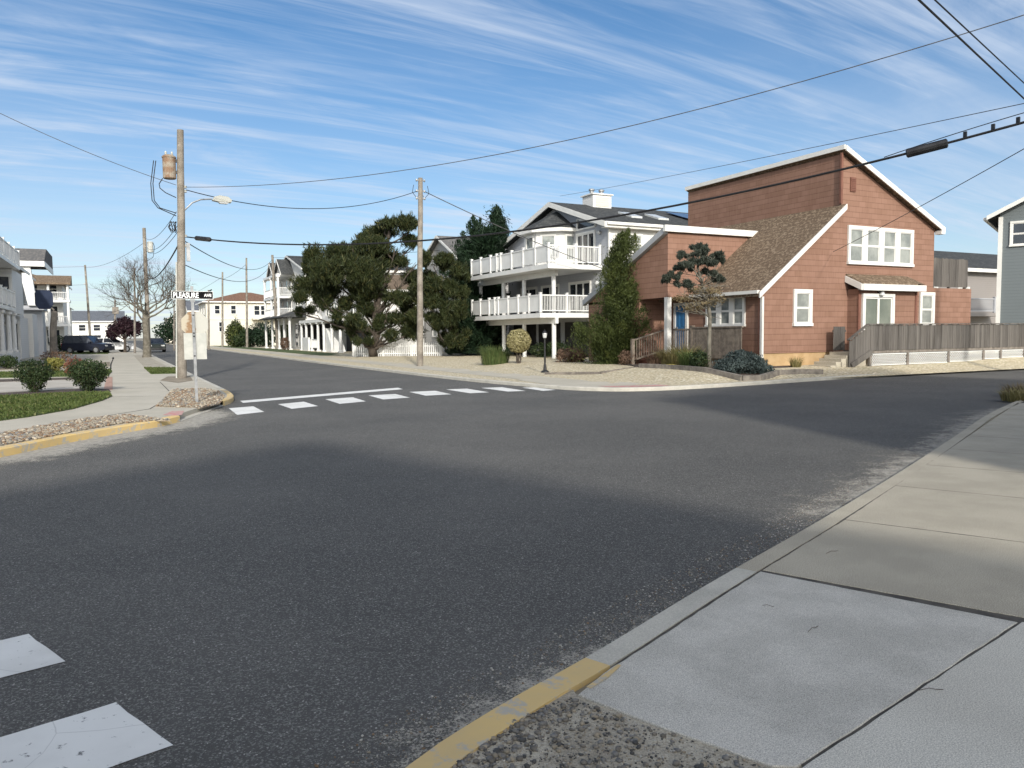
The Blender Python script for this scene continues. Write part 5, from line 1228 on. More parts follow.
shrub('rose_bush', 'sparse reddish bush at the near end of the driveway hedge, left of the dark suv', gp(56, 364, .1), [(0, 0, .4, .8, .6, .4)], 'leaf_brown', 900, .06)
# topiary and yard plants on the right
b = yp(519, 363); T = thing('topiary', b, 'yellow variegated ball topiary on a short stem in the gravel', 'shrub')
mb = MB()
for k in range(4): mb.tube(wander(b + Vector((random.uniform(-.1, .1), random.uniform(-.1, .1), -.05)), b + Vector((random.uniform(-.15, .15), random.uniform(-.15, .15), .75)), 3, .03), taper(4, .04, .03), 6)
mb.build('stem', 'bark', T); P, Q = blob_points([(b.x, b.y, b.z + 1.02, .56, .56, .56)], 5200, .72, .05); scatter_leaves('foliage', P, Q, .055, 'leaf_yellow', T, 1.4, .6)
def grass_clump(name, label, base, r, h, n, mat, spread=.5, group=None, cat='plant', w=.012):
    T = thing(name, base, label, cat, group); b = Vector(base); mb = MB(); rn = []
    for k in range(n):
        a = random.uniform(0, 6.283); q = r * math.sqrt(random.random()); p = b + Vector((math.cos(a) * q, math.sin(a) * q, -.02)); hh = h * random.uniform(.55, 1.05); a2 = a + random.gauss(0, .5)
        o = Vector((math.cos(a2), math.sin(a2), 0)) * hh * spread * random.uniform(.3, 1.2); sd = Vector((-math.sin(a2), math.cos(a2), 0)) * w * random.uniform(.7, 1.4)
        m_ = p + o * .35 + Vector((0, 0, hh * .62)); t = p + o + Vector((0, 0, hh * random.uniform(.78, 1)))
        mb.add([p - sd, p + sd, m_ + sd * .8, m_ - sd * .8, t], [(0, 1, 2, 3), (3, 2, 4)]); rn += [random.random()] * 5
    o_ = mb.build('blades', mat, T); at = o_.data.attributes.new('rnd', 'FLOAT', 'POINT'); at.data.foreach_set('value', rn); return T
grass_clump('ornamental_grass', 'feathery green grass clump left of the ball topiary', yp(495, 364), .62, 1.0, 1100, 'blade_green', .6, w=.009)
for i, (px, py, r, h, m, lab) in enumerate(((668, 366, .35, .75, 'blade_straw', 'straw coloured grass clump beside the stair newel of the porch'), (683, 367, .5, 1.0, 'blade_straw', 'tallest arching straw and green grass in the bed before the porch'), (693, 368.5, .4, .8, 'blade_green', 'green grass clump in the bed left of the sculpted pine'), (656, 366, .3, .55, 'leaf_brown', 'low brown grass clump nearest the porch steps'))):
    grass_clump('ornamental_grass', lab, yp(px, py), r, h, 420, m, .75, 'grasses in the bed before the porch', w=.012)
shrub('evergreen_shrub', 'dark green rounded shrub between the grasses and the pine trunk', yp(699, 369.5), [(0, 0, .32, .34, .3, .32)], 'leaf_box', 1600, .04)
s0 = yp(743, 372); s0 = s0 + Vector((.35, .45, 0))
shrub('blue_spruce', 'low spreading blue grey spruce at the corner of the orange brown house', s0, [(0, 0, .38, .62, .55, .36), (-.42, .1, .30, .45, .5, .27), (.5, -.1, .30, .5, .5, .27), (.05, .1, .62, .4, .4, .22), (-.65, .1, .18, .3, .35, .17), (.8, -.15, .18, .32, .35, .17), (.3, 0, .52, .4, .4, .22)], 'needle_spruce', 12000, .03, asp=3.2, up=.5)
grass_clump('weed', 'small dry yellow weed against the tan foundation of the house', yp(796, 367), .16, .45, 120, 'blade_straw', .8)
shrub('dead_shrub', 'rounded brown dead looking shrub left of the tall juniper', yp(571, 362), [(0, 0, .3, .75, .6, .34), (.4, .1, .25, .5, .5, .28)], 'leaf_brown', 3200, .05)
shrub('dead_shrub', 'rounded reddish brown shrub between the juniper and the porch steps', yp(628, 365), [(0, 0, .28, .42, .42, .3), (.3, .2, .3, .4, .4, .3)], 'leaf_brown', 2200, .04)
shrub('yew', 'dark low shrub in the shade under the lower white deck', yp(556, 357), [(0, 0, .5, .9, .8, .5), (-.9, .2, .45, .8, .7, .45)], 'leaf_box', 4200, .055)
shrub('yew', 'dark green shrub at the foot of the deck columns right of the black lamp post', yp(588, 352), [(0, 0, .9, 1.0, .9, .9), (-.4, .2, .6, .8, .7, .6)], 'needle_cedar', 4500, .06)
tb = gp(1012, 404, .04)
grass_clump('dry_grass', 'dry brown weeds along the near kerb at the right edge', tb + Vector((1.1, .35, 0)), .45, .30, 420, 'blade_straw', .9)
grass_clump('dry_grass', 'matted brown weeds behind the kerb at the right edge, further of the two clumps', tb + Vector((2.6, .9, 0)), .7, .34, 520, 'leaf_dry', .9)
# far hedges and shrubs
for px, py, hw, h, mt, lab in ((236, 346, 1.6, 4.0, 'needle_juniper', 'olive green upright bush below the cream house'), (244, 346, 2.2, 2.8, 'leaf_box', 'low dark bush right of the olive one below the cream house'), (262, 346, 3.0, 3.6, 'needle_cedar', 'broad dark green hedge between the cream house and the porch house')):
    b = gp(px, py, .1); b = Vector((b.x, b.y, .1)); d = (b - EYE).length
    if d > 125: b = EYE + (b - EYE) * (118 / d); b.z = .1
    shrub('hedge', lab, b, [(0, 0, h * .5, hw * .6, hw * .6, h * .5), (hw * .35, .3, h * .42, hw * .5, hw * .5, h * .42), (-hw * .35, -.2, h * .4, hw * .5, hw * .5, h * .4)], mt, 4500, .17)
shrub('hedge', 'brown dried plant beside the thin pole before the porch house', gp(285, 350, .1), [(0, 0, .7, .5, .5, .7)], 'leaf_brown', 900, .09)
b = Vector((12.2, 196, .1)); shrub('street_tree', 'dark round tree beside the road far down the street, right of the bare tree', b, [(0, 0, 3.5, 3.2, 3.2, 3.4), (-2.4, 0, 2.4, 2.4, 2.4, 2.2), (2, 0, 4.2, 2.2, 2.2, 2.0)], 'needle_cedar', 4500, .32, cat='tree')
# purple leaved tree
b = gp(125, 352.5, .1); s = 82 / F_PX
T = thing('purple_plum_tree', b, 'small purple leaved tree standing on the pavement verge by the parked cars', 'tree'); mb = MB(); mb.tube([b, b + Vector((.05, 0, .9)), b + Vector((0, 0, 1.9))], [.16, .13, .1], 8)
for k in range(7): mb.tube(wander(b + Vector((0, 0, 1.3)), b + Vector((random.uniform(-1.3, 1.3), random.uniform(-1, 1), random.uniform(2, 3.2))), 3, .08), taper(4, .07, .02), 5)
mb.build('trunk', 'bark', T); P, Q = blob_points([(b.x + x, b.y + y, b.z + z, r, r, r * .85) for x, y, z, r in ((0, 0, 2.6, 1.0), (-.8, .2, 2.2, .8), (.8, 0, 2.3, .85), (.2, .3, 3.1, .7), (-1.2, 0, 1.9, .55), (1.2, .2, 2.8, .5))], 7000, .35, .3); scatter_leaves('crown', P, Q, .13, 'leaf_purple', T, 1.4, .9)
# bare street tree
b = gp(147, 357.5, .1)
T = thing('bare_tree', b, 'bare leafless tree with mossy trunk and fan of fine twigs on the left pavement', 'tree'); mb = MB(); tw = MB()
def limb(p, d, r, ln, lev):
    pts = [p]; k = 4
    for i in range(k): d = (d + Vector((random.gauss(0, .16), random.gauss(0, .16), random.gauss(.05, .10)))).normalized(); pts.append(pts[-1] + d * ln / k)
    (mb if r > .02 else tw).tube(pts, taper(5, r, r * .55), 6 if r > .05 else 4, False)
    if lev == 0: return
    for i in range(random.choice((3, 3, 4)) if lev < 3 else 3):
        j = random.choice((2, 3, 4, 4)); ax = Vector((random.gauss(0, 1), random.gauss(0, 1), random.gauss(.15, .7))).normalized(); limb(pts[j], (d * 1.0 + ax * .75).normalized(), r * random.uniform(.45, .62), ln * random.uniform(.62, .84), lev - 1)
mb.tube([b + Vector((0, 0, -.05)), b + Vector((0, 0, .25)), b + Vector((.03, 0, 1.4)), b + Vector((.0, 0, 2.9)), b + Vector((.02, 0, 3.5))], [.36, .28, .25, .23, .17], 12, False)
for k in range(9):
    a = k * 2 * math.pi / 9 + random.uniform(-.2, .2); limb(b + Vector((0, 0, random.uniform(2.6, 3.4))), Vector((math.cos(a), math.sin(a) * .9, random.uniform(.45, 1.35))).normalized(), .085, 1.75, 5)
mb.build('trunk', 'bark_pale', T, smooth=True); tw.build('twigs', 'bark', T)

# ================================================================== POLES, WIRES, SIGNS, CARS
def pole(label, base, top, r=.14, mat='pole_wood', group='wooden utility poles', cat='utility pole'):
    T = thing('utility_pole', base, label, cat, group); mb = MB(); b, t = Vector(base), Vector(top)
    pts = [b + (t - b) * k / 6 + Vector((random.gauss(0, .008), random.gauss(0, .008), 0)) * (0 < k < 6) for k in range(7)]; pts[0] = b + Vector((0, 0, -.1)); mb.tube(pts, taper(7, r, r * .68), 14); mb.build('shaft', mat, T, smooth=False); return T
P1b = gp(182, 378, .118); P1t = on_y(180.3, 130, P1b.y)
P1 = pole('tallest wooden pole on the left corner with rusty transformer and street lamp', P1b, P1t, .165)
def p1(z, dx=0, dy=0): f = (z - P1b.z) / (P1t.z - P1b.z); q = P1b.lerp(P1t, f); return Vector((q.x + dx, q.y + dy, z))
c = p1(7.25, -.36); tr = MB(); tr.lathe(c, [(.20, 0), (.22, .02), (.22, .72), (.24, .73), (.24, .77), (.18, .82), (.05, .86)], 18); tr = tr.build('transformer', 'rust', P1)
q = MB()
for k in range(2): q.lathe(c + Vector((-.1 + .2 * k, -.02, .84)), [(.03, 0), (.045, .03), (.03, .05), (.045, .07), (.02, .12)], 8)
q.build('bushing', 'sign_back', tr); q = MB(); q.box(c.x + .18, c.x + .3, c.y - .05, c.y + .05, 7.45, 7.55); q.box(c.x + .18, c.x + .3, c.y - .05, c.y + .05, 7.85, 7.95); q.build('bracket', 'black_metal', tr)
q = MB()
for k, (dx, z1) in enumerate(((-.62, 5.95), (-.55, 6.05), (-.35, 6.6))):
    q.tube([c + Vector((dx + .12, 0, .6 if k < 2 else 0)), c + Vector((dx, .02, -.2)), c + Vector((dx + .02, 0, -.8 if k < 2 else -.35)), c + Vector((dx + .2, 0, -1.05 if k < 2 else -.5)), p1(z1, -.15)], .017, 6)
for k in range(9): a = k * .8; q.tube([p1(5.75, -.25 + .1 * math.cos(a), .03 * k / 9), p1(5.55, -.30 + .12 * math.cos(a + .7)), p1(5.35, -.22 + .1 * math.cos(a + 1.2))], .014, 5)
q.build('cable_loops', 'cable', P1)
q = MB(); a0 = p1(6.15, .10); a1 = on_y(212, 199, P1b.y); q.tube([a0, a0.lerp(a1, .3) + Vector((0, 0, .16)), a0.lerp(a1, .6) + Vector((0, 0, .15)), a1], .028, 8); ar = q.build('lamp_arm', 'galvanised', P1)
q = MB(); q.prism([a1 + Vector(v) for v in ((0, -.12, -.05), (.06, -.16, .06), (.25, -.16, .13), (.55, -.13, .10), (.68, -.1, 0), (.66, -.1, -.09), (.2, -.14, -.09))], (0, .28, 0)); q.build('lamp_head', 'sign_back', ar)
q = MB(); q.prism([a1 + Vector(v) for v in ((.2, -.10, -.09), (.6, -.08, -.09), (.52, -.08, -.15), (.26, -.10, -.15))], (0, .18, 0)); q.build('lamp_lens', 'lamp_glass', ar)
q = MB(); q.box(*(lambda p: (p.x - .02, p.x + .10, p.y - .06, p.y + .06, 4.35, 5.0))(p1(4.6, .2))); q.build('cabinet', 'galvanised', P1)
q = MB(); q.tube([p1(.05, -.185, -.05), p1(4.3, -.165, -.05)], .028, 6); q.build('conduit', 'sign_back', P1)
for z in (7.0, 6.85, 5.25, 4.9):
    q = MB(); q.lathe(p1(z, .15), [(.03, -.05), (.06, -.03), (.04, 0), (.06, .03), (.03, .05)], 8); q.build('insulator', 'sign_back', P1)
P2b = gp(420, 366, .1); P2t = on_y(420.4, 178, P2b.y)
P2 = pole('pale slender pole standing on the gravel verge before the pines', P2b, P2t, .16, 'pole_wood')
for z in (8.95, 8.45, 8.1):
    q = MB(); q.box(P2t.x - .2, P2t.x + .2, P2t.y - .04, P2t.y + .04, z - .03, z + .03); q.lathe((P2t.x - .2, P2t.y, z - .06), [(.03, 0), (.05, .05), (.03, .12)], 8); q.lathe((P2t.x + .2, P2t.y, z - .06), [(.03, 0), (.05, .05), (.03, .12)], 8); q.build('insulator', 'galvanised', P2)
q = MB()
for s in (-1, 1): q.tube([P2t + Vector((s * .35, 0, -.35)), P2t + Vector((s * .42, 0, -.7)), P2t + Vector((s * .2, 0, -.95)), P2t + Vector((s * .1, 0, -.8))], .014, 5)
q.build('cable_loops', 'cable', P2)
P3b = gp(278, 349, .1); P3t = on_y(272.3, 255, P3b.y); P3 = pole('thin leaning pole in front of the white porch house', P3b, P3t, .2)
def far_pole(lab, px, Y, ytop, mat='pole_wood', r=.17, lean=0):
    b = on_y(px, 345, Y); t = on_y(px + lean, ytop, Y); b.z = .1; return pole(lab, b, t, r, mat), b, t
P4, P4b, P4t = far_pole('slender pole before the cream house, left of the two', 222.5, 125, 272)
P5, P5b, P5t = far_pole('slender pole with small hardware before the cream house, right of the two', 247, 112, 258, lean=-.6)
P6b = gp(149, 355, .1); P6t = on_y(144, 228, P6b.y); P6 = pole('weathered pole with pale transformer rising out of the bare tree', P6b, P6t, .2)
c = P6t + Vector((.42, -.1, -2.05)); q = MB(); q.lathe(c, [(.22, 0), (.24, .02), (.24, .8), (.27, .82), (.2, .9), (.05, .93)], 12); q.build('transformer', 'sign_back', P6)
q = MB(); q.tube([c + Vector((.2, 0, .9)), c + Vector((.34, 0, .5)), c + Vector((.2, 0, -.4)), P6t + Vector((.1, 0, -2.8))], .02, 5); q.build('cable_loops', 'cable', P6)
P7, P7b, P7t = far_pole('leaning far pole on the left of the street above the parked suv', 91, 118, 265, lean=-6)
q = MB(); q.box(P7t.x - .25, P7t.x + .25, P7t.y - .05, P7t.y + .05, P7t.z - 2.6, P7t.z - 2.45); q.build('bracket', 'galvanised', P7)
P8, P8b, P8t = far_pole('thin dark metal post beside the bare tree trunk', 134.5, 82, 268, 'pole_dark', .11); P8['category'] = 'post'; P8['group'] = 'thin street posts'
P9, P9b, P9t = far_pole('dark far pole with box halfway, behind the purple tree', 115, 150, 300, 'pole_dark', .2); q = MB(); q.box(P9t.x - .5, P9t.x + .5, P9t.y - .4, P9t.y + .1, P9t.z - 2.4, P9t.z - 1.2); q.build('transformer', 'pole_dark', P9)
P10, P10b, P10t = far_pole('thin dark post against the far white block, left of the stop sign', 174, 100, 300, 'pole_dark', .10); P10['category'] = 'post'; P10['group'] = 'thin street posts'
P11, P11b, P11t = far_pole('slender pole right behind the stop sign back', 208.5, 104, 290, r=.15)
PRb = Vector((16.6, 7.25, .03)); PRt = Vector((16.6, 7.25, 8.9)); PR = pole('wooden pole on the near pavement beyond the right edge', PRb, PRt, .17)
PSb = Vector((28.3, 13.6 - 1.2, .03)); PSt = Vector((28.3, 12.4, 8.4)); PS = pole('wooden pole further along the near pavement beyond the right edge', PSb, PSt, .17)

def wire(label, p, q, r, sag=0, mat='cable', n=28, cat='power line', group='overhead wires', name='overhead_wire'):
    p, q = Vector(p), Vector(q); mb = MB()
    mb.tube([p.lerp(q, t / n) - Vector((0, 0, sag * 4 * (t / n) * (1 - t / n))) for t in range(n + 1)], r, 6)
    return tag(mb.build(name, mat, loc=p), label, cat, group)
def toR(px, py, P): f = FW.dot(P); rr_ = ray(px, py); return EYE + rr_ * (f / FW.dot(Vector((rr_.x, rr_.y, 0))))
Rx_ = F_PX * 0 + 1144
w1b = toR(1144, -24, PRb); w2b = toR(1144, 88, PRb); w4b = toR(1144, 80, PRb); w5b = toR(1144, 78, PRb)
wire('long thin wire sweeping from the corner pole up to the top right of the sky', p1(7.0, .18), w1b, .010, .95, 'wire_grey')
wire('thick black cable crossing the whole view in front of the orange brown house', p1(5.22, .18), w2b, .026, 1.2)
wire('faint high wire running behind the peak of the orange brown house', toR(560, 196, Vector((24.3, 45, 0))), w5b, .009, .1, 'wire_grey')
wire('slanting service wire dropping to the front of the orange brown house', Vector((24.3, 20.7, 4.6)), w4b, .010, .08, 'wire_grey')
# lashing strand and splice case on the thick cable
A_, B_ = p1(5.22, .18), w2b
def on_cable(px):
    lo, hi = 0., 1.
    for _ in range(40):
        m_ = (lo + hi) / 2; pt = A_.lerp(B_, m_) - Vector((0, 0, 1.2 * 4 * m_ * (1 - m_))); v_ = CAMR.transposed() @ (pt - EYE); x = 512 + F_PX * v_.x / -v_.z
        if x < px: lo = m_
        else: hi = m_
    return pt
s0_, s1_ = on_cable(906), on_cable(948); d_ = (s1_ - s0_)
mb = MB(); mb.tube([s0_, s0_ + d_ * .03, s0_ + d_ * .97, s1_], [.06, .095, .095, .06], 12); sc_ = mb.build('splice_case', 'black_metal', loc=s0_); tag(sc_, 'fat black splice case hanging on the thick cable, upper right', 'cable box')
t0, t1 = on_cable(884), on_cable(1100); wire('thin messenger strand clipped just above the thick cable at right', t0 + Vector((0, 0, .04)), t1 + Vector((0, 0, .17)), .009, -.04)
for i, px in enumerate((965, 993, 1018)):
    c = on_cable(px); mb = MB(); mb.box(c.x - .02, c.x + .02, c.y - .03, c.y + .03, c.z - .02, c.z + .13); tag(mb.build('cable_clip', 'black_metal', loc=c), ['small clip on the strand nearest the splice case', 'small clip on the strand, second from the splice case', 'small clip on the strand nearest the right edge'][i], 'cable clip', 'clips on the messenger strand')
s0_ = on_cable(195); s1_ = on_cable(211); mb = MB(); mb.tube([s0_, s0_.lerp(s1_, .1), s0_.lerp(s1_, .9), s1_], [.04, .085, .085, .04], 10); tag(mb.build('splice_case', 'black_metal', loc=s0_), 'black splice case on the thick cable just right of the corner pole', 'cable box')
# the pair of dark wires at top right, going overhead
def over(px0, py0, px1, py1, f0):
    q = toR(px1, py1, PSb); p = EYE + ray(px0, py0) * f0; return p + (p - q) * 1.15, q
a, b = over(919, 0, 1100, 170, 9.0); wire('thicker of the two dark wires crossing the upper right corner', a, b, .014, 0)
a, b = over(935, 0, 1100, 154, 9.2); wire('thinner of the two dark wires crossing the upper right corner', a, b, .010, 0)
wire('drooping wire between the corner pole and the pale slender pole', p1(6.9, .18), P2t + Vector((-.15, 0, -.62)), .016, .75)
wire('service wires dropping from the pale slender pole to the white deck house', P2t + Vector((.15, 0, -.6)), Vector((24.9, 36.9, 5.2)), .020, .15, 'wire_grey')
wire('thin wire from the left edge of the sky to the corner pole', EYE + ray(-140, 40) * 22, p1(7.05, -.15), .010, .3, 'wire_grey')
wire('low drooping wire from the corner pole to the leaning pole', p1(5.05, .15), P3t + Vector((0, 0, -.5)), .018, 1.1)
wire('second low wire from the corner pole towards the leaning pole', p1(4.2, .15), P3t + Vector((0, 0, -.8)), .016, 1.3)
wire('wire from the leaning pole towards the pines', P3t + Vector((0, 0, -.3)), Vector((24, 60, 8.6)), .016, .2)
wire('outer wire from the corner pole back to the pole in the bare tree', p1(6.1, -.15), P6t + Vector((0, 0, -.8)), .012, .5, 'wire_grey')
wire('middle wire from the corner pole back to the pole in the bare tree', p1(5.6, -.12), P6t + Vector((.1, 0, -1.6)), .012, .5)
wire('lower wire from the corner pole back to the pole in the bare tree', p1(5.4, -.1), P6t + Vector((.1, 0, -1.9)), .012, .5)
wire('thick bundle sagging from the corner pole to the bare tree pole', p1(4.9, -.1), P6t + Vector((.1, 0, -4.2)), .03, .5)
wire('wire from the two far poles by the cream house', P5t + Vector((0, 0, -.8)), P4t + Vector((0, 0, -1.1)), .02, .25)
wire('far wire from the bare tree pole to the leaning far pole', P6t + Vector((0, 0, -1.2)), P7t + Vector((0, 0, -.3)), .016, .6, 'wire_grey')
wire('far wire left of the leaning far pole', P7t + Vector((0, 0, -.2)), Vector((-22, 112, 10.5)), .016, .3, 'wire_grey')
wire('lower far wire left of the leaning far pole', P7t + Vector((0, 0, -2.6)), Vector((-22, 112, 8.2)), .016, .3, 'wire_grey')
wire('far wire from the slender pole back down the street', P4t + Vector((0, 0, -.7)), Vector((13, 215, 11)), .02, .5)

# stop sign seen from behind with the street name on top
Sb = gp(197, 403, .12); Sg = thing('street_sign', Sb, 'stop sign seen from its rust stained back with a street name blade on its post', 'sign')
zt = on_y(195, 302, Sb.y).z
mb = MB(); mb.prism([(Sb.x - .03, Sb.y, .1), (Sb.x + .03, Sb.y, .1), (Sb.x + .03, Sb.y + .03, .1), (Sb.x - .03, Sb.y + .03, .1)], (-.02, 0, zt + .35 - .1)); mb.build('post', 'galvanised', Sg)
c = on_y(195, 324, Sb.y); rr0 = .30
mb = MB(); mb.prism([(c.x + rr0 * math.cos(math.pi / 8 + k * math.pi / 4), Sb.y + .050, c.z + rr0 * math.sin(math.pi / 8 + k * math.pi / 4)) for k in range(8)], (0, .006, 0)); oc = mb.build('stop_plate', 'sign_rust', Sg); oc['label'] = 'octagonal plate, back stained with rust'
c2 = on_y(195.5, 346, Sb.y); mb = MB(); mb.prism([(c2.x - .235, Sb.y + .04, c2.z - .30), (c2.x + .235, Sb.y + .04, c2.z - .30), (c2.x + .235, Sb.y + .04, c2.z + .29), (c2.x - .235, Sb.y + .04, c2.z + .29)], (0, .006, 0)); mb.build('plate', 'sign_back', Sg)
for z in (c.z - .2, c.z + .2, c2.z - .22, c2.z + .22):
    mb = MB(); mb.lathe((Sb.x - .012, Sb.y - .004, z), [(.02, -.012), (.02, .012)], 6); mb.build('bolt', 'black_metal', Sg)
cb = on_y(192.5, 295.2, Sb.y); w2, h2 = .43, .088
mb = MB(); mb.box(cb.x - w2, cb.x + w2, Sb.y - .012, Sb.y - .006, cb.z - h2, cb.z + h2); bld = mb.build('name_blade', 'sign_black', Sg)
mb = MB(); b_ = .008
mb.box(cb.x - w2, cb.x + w2, Sb.y - .0145, Sb.y - .0125, cb.z + h2 - b_, cb.z + h2); mb.box(cb.x - w2, cb.x + w2, Sb.y - .0145, Sb.y - .0125, cb.z - h2, cb.z - h2 + b_)
mb.box(cb.x - w2, cb.x - w2 + b_, Sb.y - .0145, Sb.y - .0125, cb.z - h2 + b_, cb.z + h2 - b_); mb.box(cb.x + w2 - b_, cb.x + w2, Sb.y - .0145, Sb.y - .0125, cb.z - h2 + b_, cb.z + h2 - b_); mb.build('border', 'sign_white', bld)
mb = MB(); mb.box(cb.x - .05, cb.x + .05, Sb.y - .005, Sb.y + .03, cb.z - h2 - .06, cb.z - h2 + .03); mb.build('bracket', 'galvanised', Sg)
mb = MB(); mb.box(cb.x + .36, cb.x + .368, Sb.y - .4, Sb.y + .4, cb.z + h2 + .005, cb.z + h2 + .03); mb.build('blade_top', 'sign_black', Sg)
def lettering(txt, size, x, y, z, parent, wscale, off=.0):
    cu = bpy.data.curves.new('lettering', 'FONT'); cu.body = txt; cu.size = size; cu.extrude = .001; cu.offset = off; cu.align_x = 'LEFT'
    o = bpy.data.objects.new('tmp', cu); COL.objects.link(o); dg = bpy.context.evaluated_depsgraph_get(); me = bpy.data.meshes.new_from_object(o.evaluated_get(dg)); bpy.data.objects.remove(o)
    l = bpy.data.objects.new('lettering', me); COL.objects.link(l); me.materials.clear(); me.materials.append(M('sign_white')); l.parent = parent
    l.location = Vector((x, y, z)) - root_loc(parent); l.rotation_euler = (math.pi / 2, 0, 0); l.scale = (wscale, 1, 1); return l
lettering('PLEASURE', .165, cb.x - w2 + .03, Sb.y - .0142, cb.z - .058, bld, .72, .004); lettering('AVE', .09, cb.x + w2 - .19, Sb.y - .0142, cb.z - .03, bld, .95, .003)

# black lamp post
b = yp(545, 372.5); T = thing('lamp_post', b, 'slim black lamp post with lantern standing in the gravel', 'lamp post')
mb = MB(); mb.lathe(b, [(.16, -.03), (.15, .05), (.07, .1), (.05, .3), (.036, .34), (.03, 1.28), (.05, 1.3)], 12); mb.build('post', 'black_metal', T)
mb = MB(); mb.lathe(b + Vector((0, 0, 1.31)), [(.03, 0), (.07, .03), (.09, .18), (.085, .2)], 8); mb.build('lantern', 'lamp_glass', T)
mb = MB(); mb.lathe(b + Vector((0, 0, 1.511)), [(.11, 0), (.06, .07), (.02, .1), (.02, .14)], 8); mb.build('cap', 'black_metal', T)
mb = MB(); mb.box(-.2, .2, -.1, .1, 0, .07); o = mb.build('toy_tray', 'yellow_plastic', loc=(0, 0, 0)); q = yp(674, 367.5); o.location = q + Vector((0, .1, .05)); tag(o, 'small bright yellow plastic piece lying in the bed before the porch', 'garden item')
# white picket fence at the pine
fa, fb = Vector((14.6, 52.6)), Vector((19.6, 49.0))
T = thing('picket_fence', (fa.x, fa.y, .1), 'white picket fence running behind the trunk of the large black pine', 'fence')
d = (fb - fa).normalized(); n_ = (fb - fa).length; mb = MB(); a = .06
while a < n_: p = fa + d * a; mb.bar((p.x, p.y, .15), (p.x, p.y + .001, 1.05 + random.uniform(-.01, .01)), .085, .02) if False else mb.tube([(p.x, p.y, .14), (p.x, p.y, 1.02), (p.x, p.y, 1.08)], [.045, .045, .01], 4); a += .135
mb.build('pickets', 'vinyl_white', T)
mb = MB(); mb.bar((fa.x, fa.y + .05, .35), (fb.x, fb.y + .05, .35), .04, .09); mb.bar((fa.x, fa.y + .05, .85), (fb.x, fb.y + .05, .85), .04, .09); mb.build('rail', 'vinyl_white', T)
for k in range(4): p = fa.lerp(fb, k / 3); mb = MB(); mb.box(p.x - .06, p.x + .06, p.y + .0, p.y + .12, .0, 1.2); mb.build('post', 'vinyl_white', T)
T = thing('panel_fence', (fa.x, fa.y, .1), 'short solid white fence panel left of the large black pine', 'fence'); fc = fa + Vector((-.1, 2.8)); mb = MB(); mb.bar((fa.x - .1, fa.y + .2, .62), (fc.x + 1.6, fc.y, .62), .04, .95); mb.build('panel', 'vinyl_white', T)
for p in ((fa.x - .1, fa.y + .14), (fc.x + 1.62, fc.y)): mb = MB(); mb.box(p[0] - .07, p[0] + .07, p[1] - .07, p[1] + .07, .0, 1.25); mb.build('post', 'vinyl_white', T)
# globe lamp by the pine
b = gp(384, 352, .1) + Vector((.6, 1.2, 0)); T = thing('globe_lamp', b, 'white globe lamp on a white post behind the pine branches', 'lamp post'); mb = MB(); mb.lathe(b, [(.12, 0), (.07, .1), (.06, 2.3)], 10); mb.build('post', 'vinyl_white', T); mb = MB(); mb.lathe(b + Vector((0, 0, 2.3)), [(.05, 0), (.2, .12), (.25, .28), (.2, .44), (.05, .52)], 14); mb.build('globe', 'lamp_glass', T, smooth=True)
# dark backboard
b = gp(53.5, 352, .1); b = EYE + (b - EYE) * (72 / (b - EYE).length); b.z = .1; s = 72 / F_PX
T = thing('basketball_hoop', b, 'dark blue backboard on a thick dark post beside the white houses on the left', 'hoop')
mb = MB(); mb.tube([b, b + Vector((.05, 0, 2.2)), b + Vector((.2, 0, 3.7))], [.3, .26, .22], 10); mb.build('post', 'pole_dark', T)
mb = MB(); z0 = b.z + 3.85; mb.prism([(b.x - 1.1, b.y - .1, z0 + .35), (b.x - .85, b.y - .1, z0), (b.x - .1, b.y - .1, z0), (b.x + .15, b.y - .1, z0 + .35), (b.x + .15, b.y - .1, z0 + 1.25), (b.x - .1, b.y - .1, z0 + 1.5), (b.x - .9, b.y - .1, z0 + 1.5), (b.x - 1.1, b.y - .1, z0 + 1.25)], (0, .12, 0)); mb.build('backboard', 'backboard', T)
mb = MB(); mb.bar((b.x + .2, b.y, z0 - .1), (b.x - .45, b.y + .02, z0 + .6), .12, .12); mb.build('arm', 'pole_dark', T)
b = gp(110.5, 369.5, .12); mb = MB(); mb.tube([b, b + Vector((.03, 0, .25)), b + Vector((.13, 0, .5))], [.03, .03, .02], 8); mb.lathe(b + Vector((.13, 0, .48)), [(.03, 0), (.05, .05), (.02, .1)], 8); tag(mb.build('path_light', 'black_metal', loc=b), 'small dark leaning stake light beside the left pavement', 'stake')

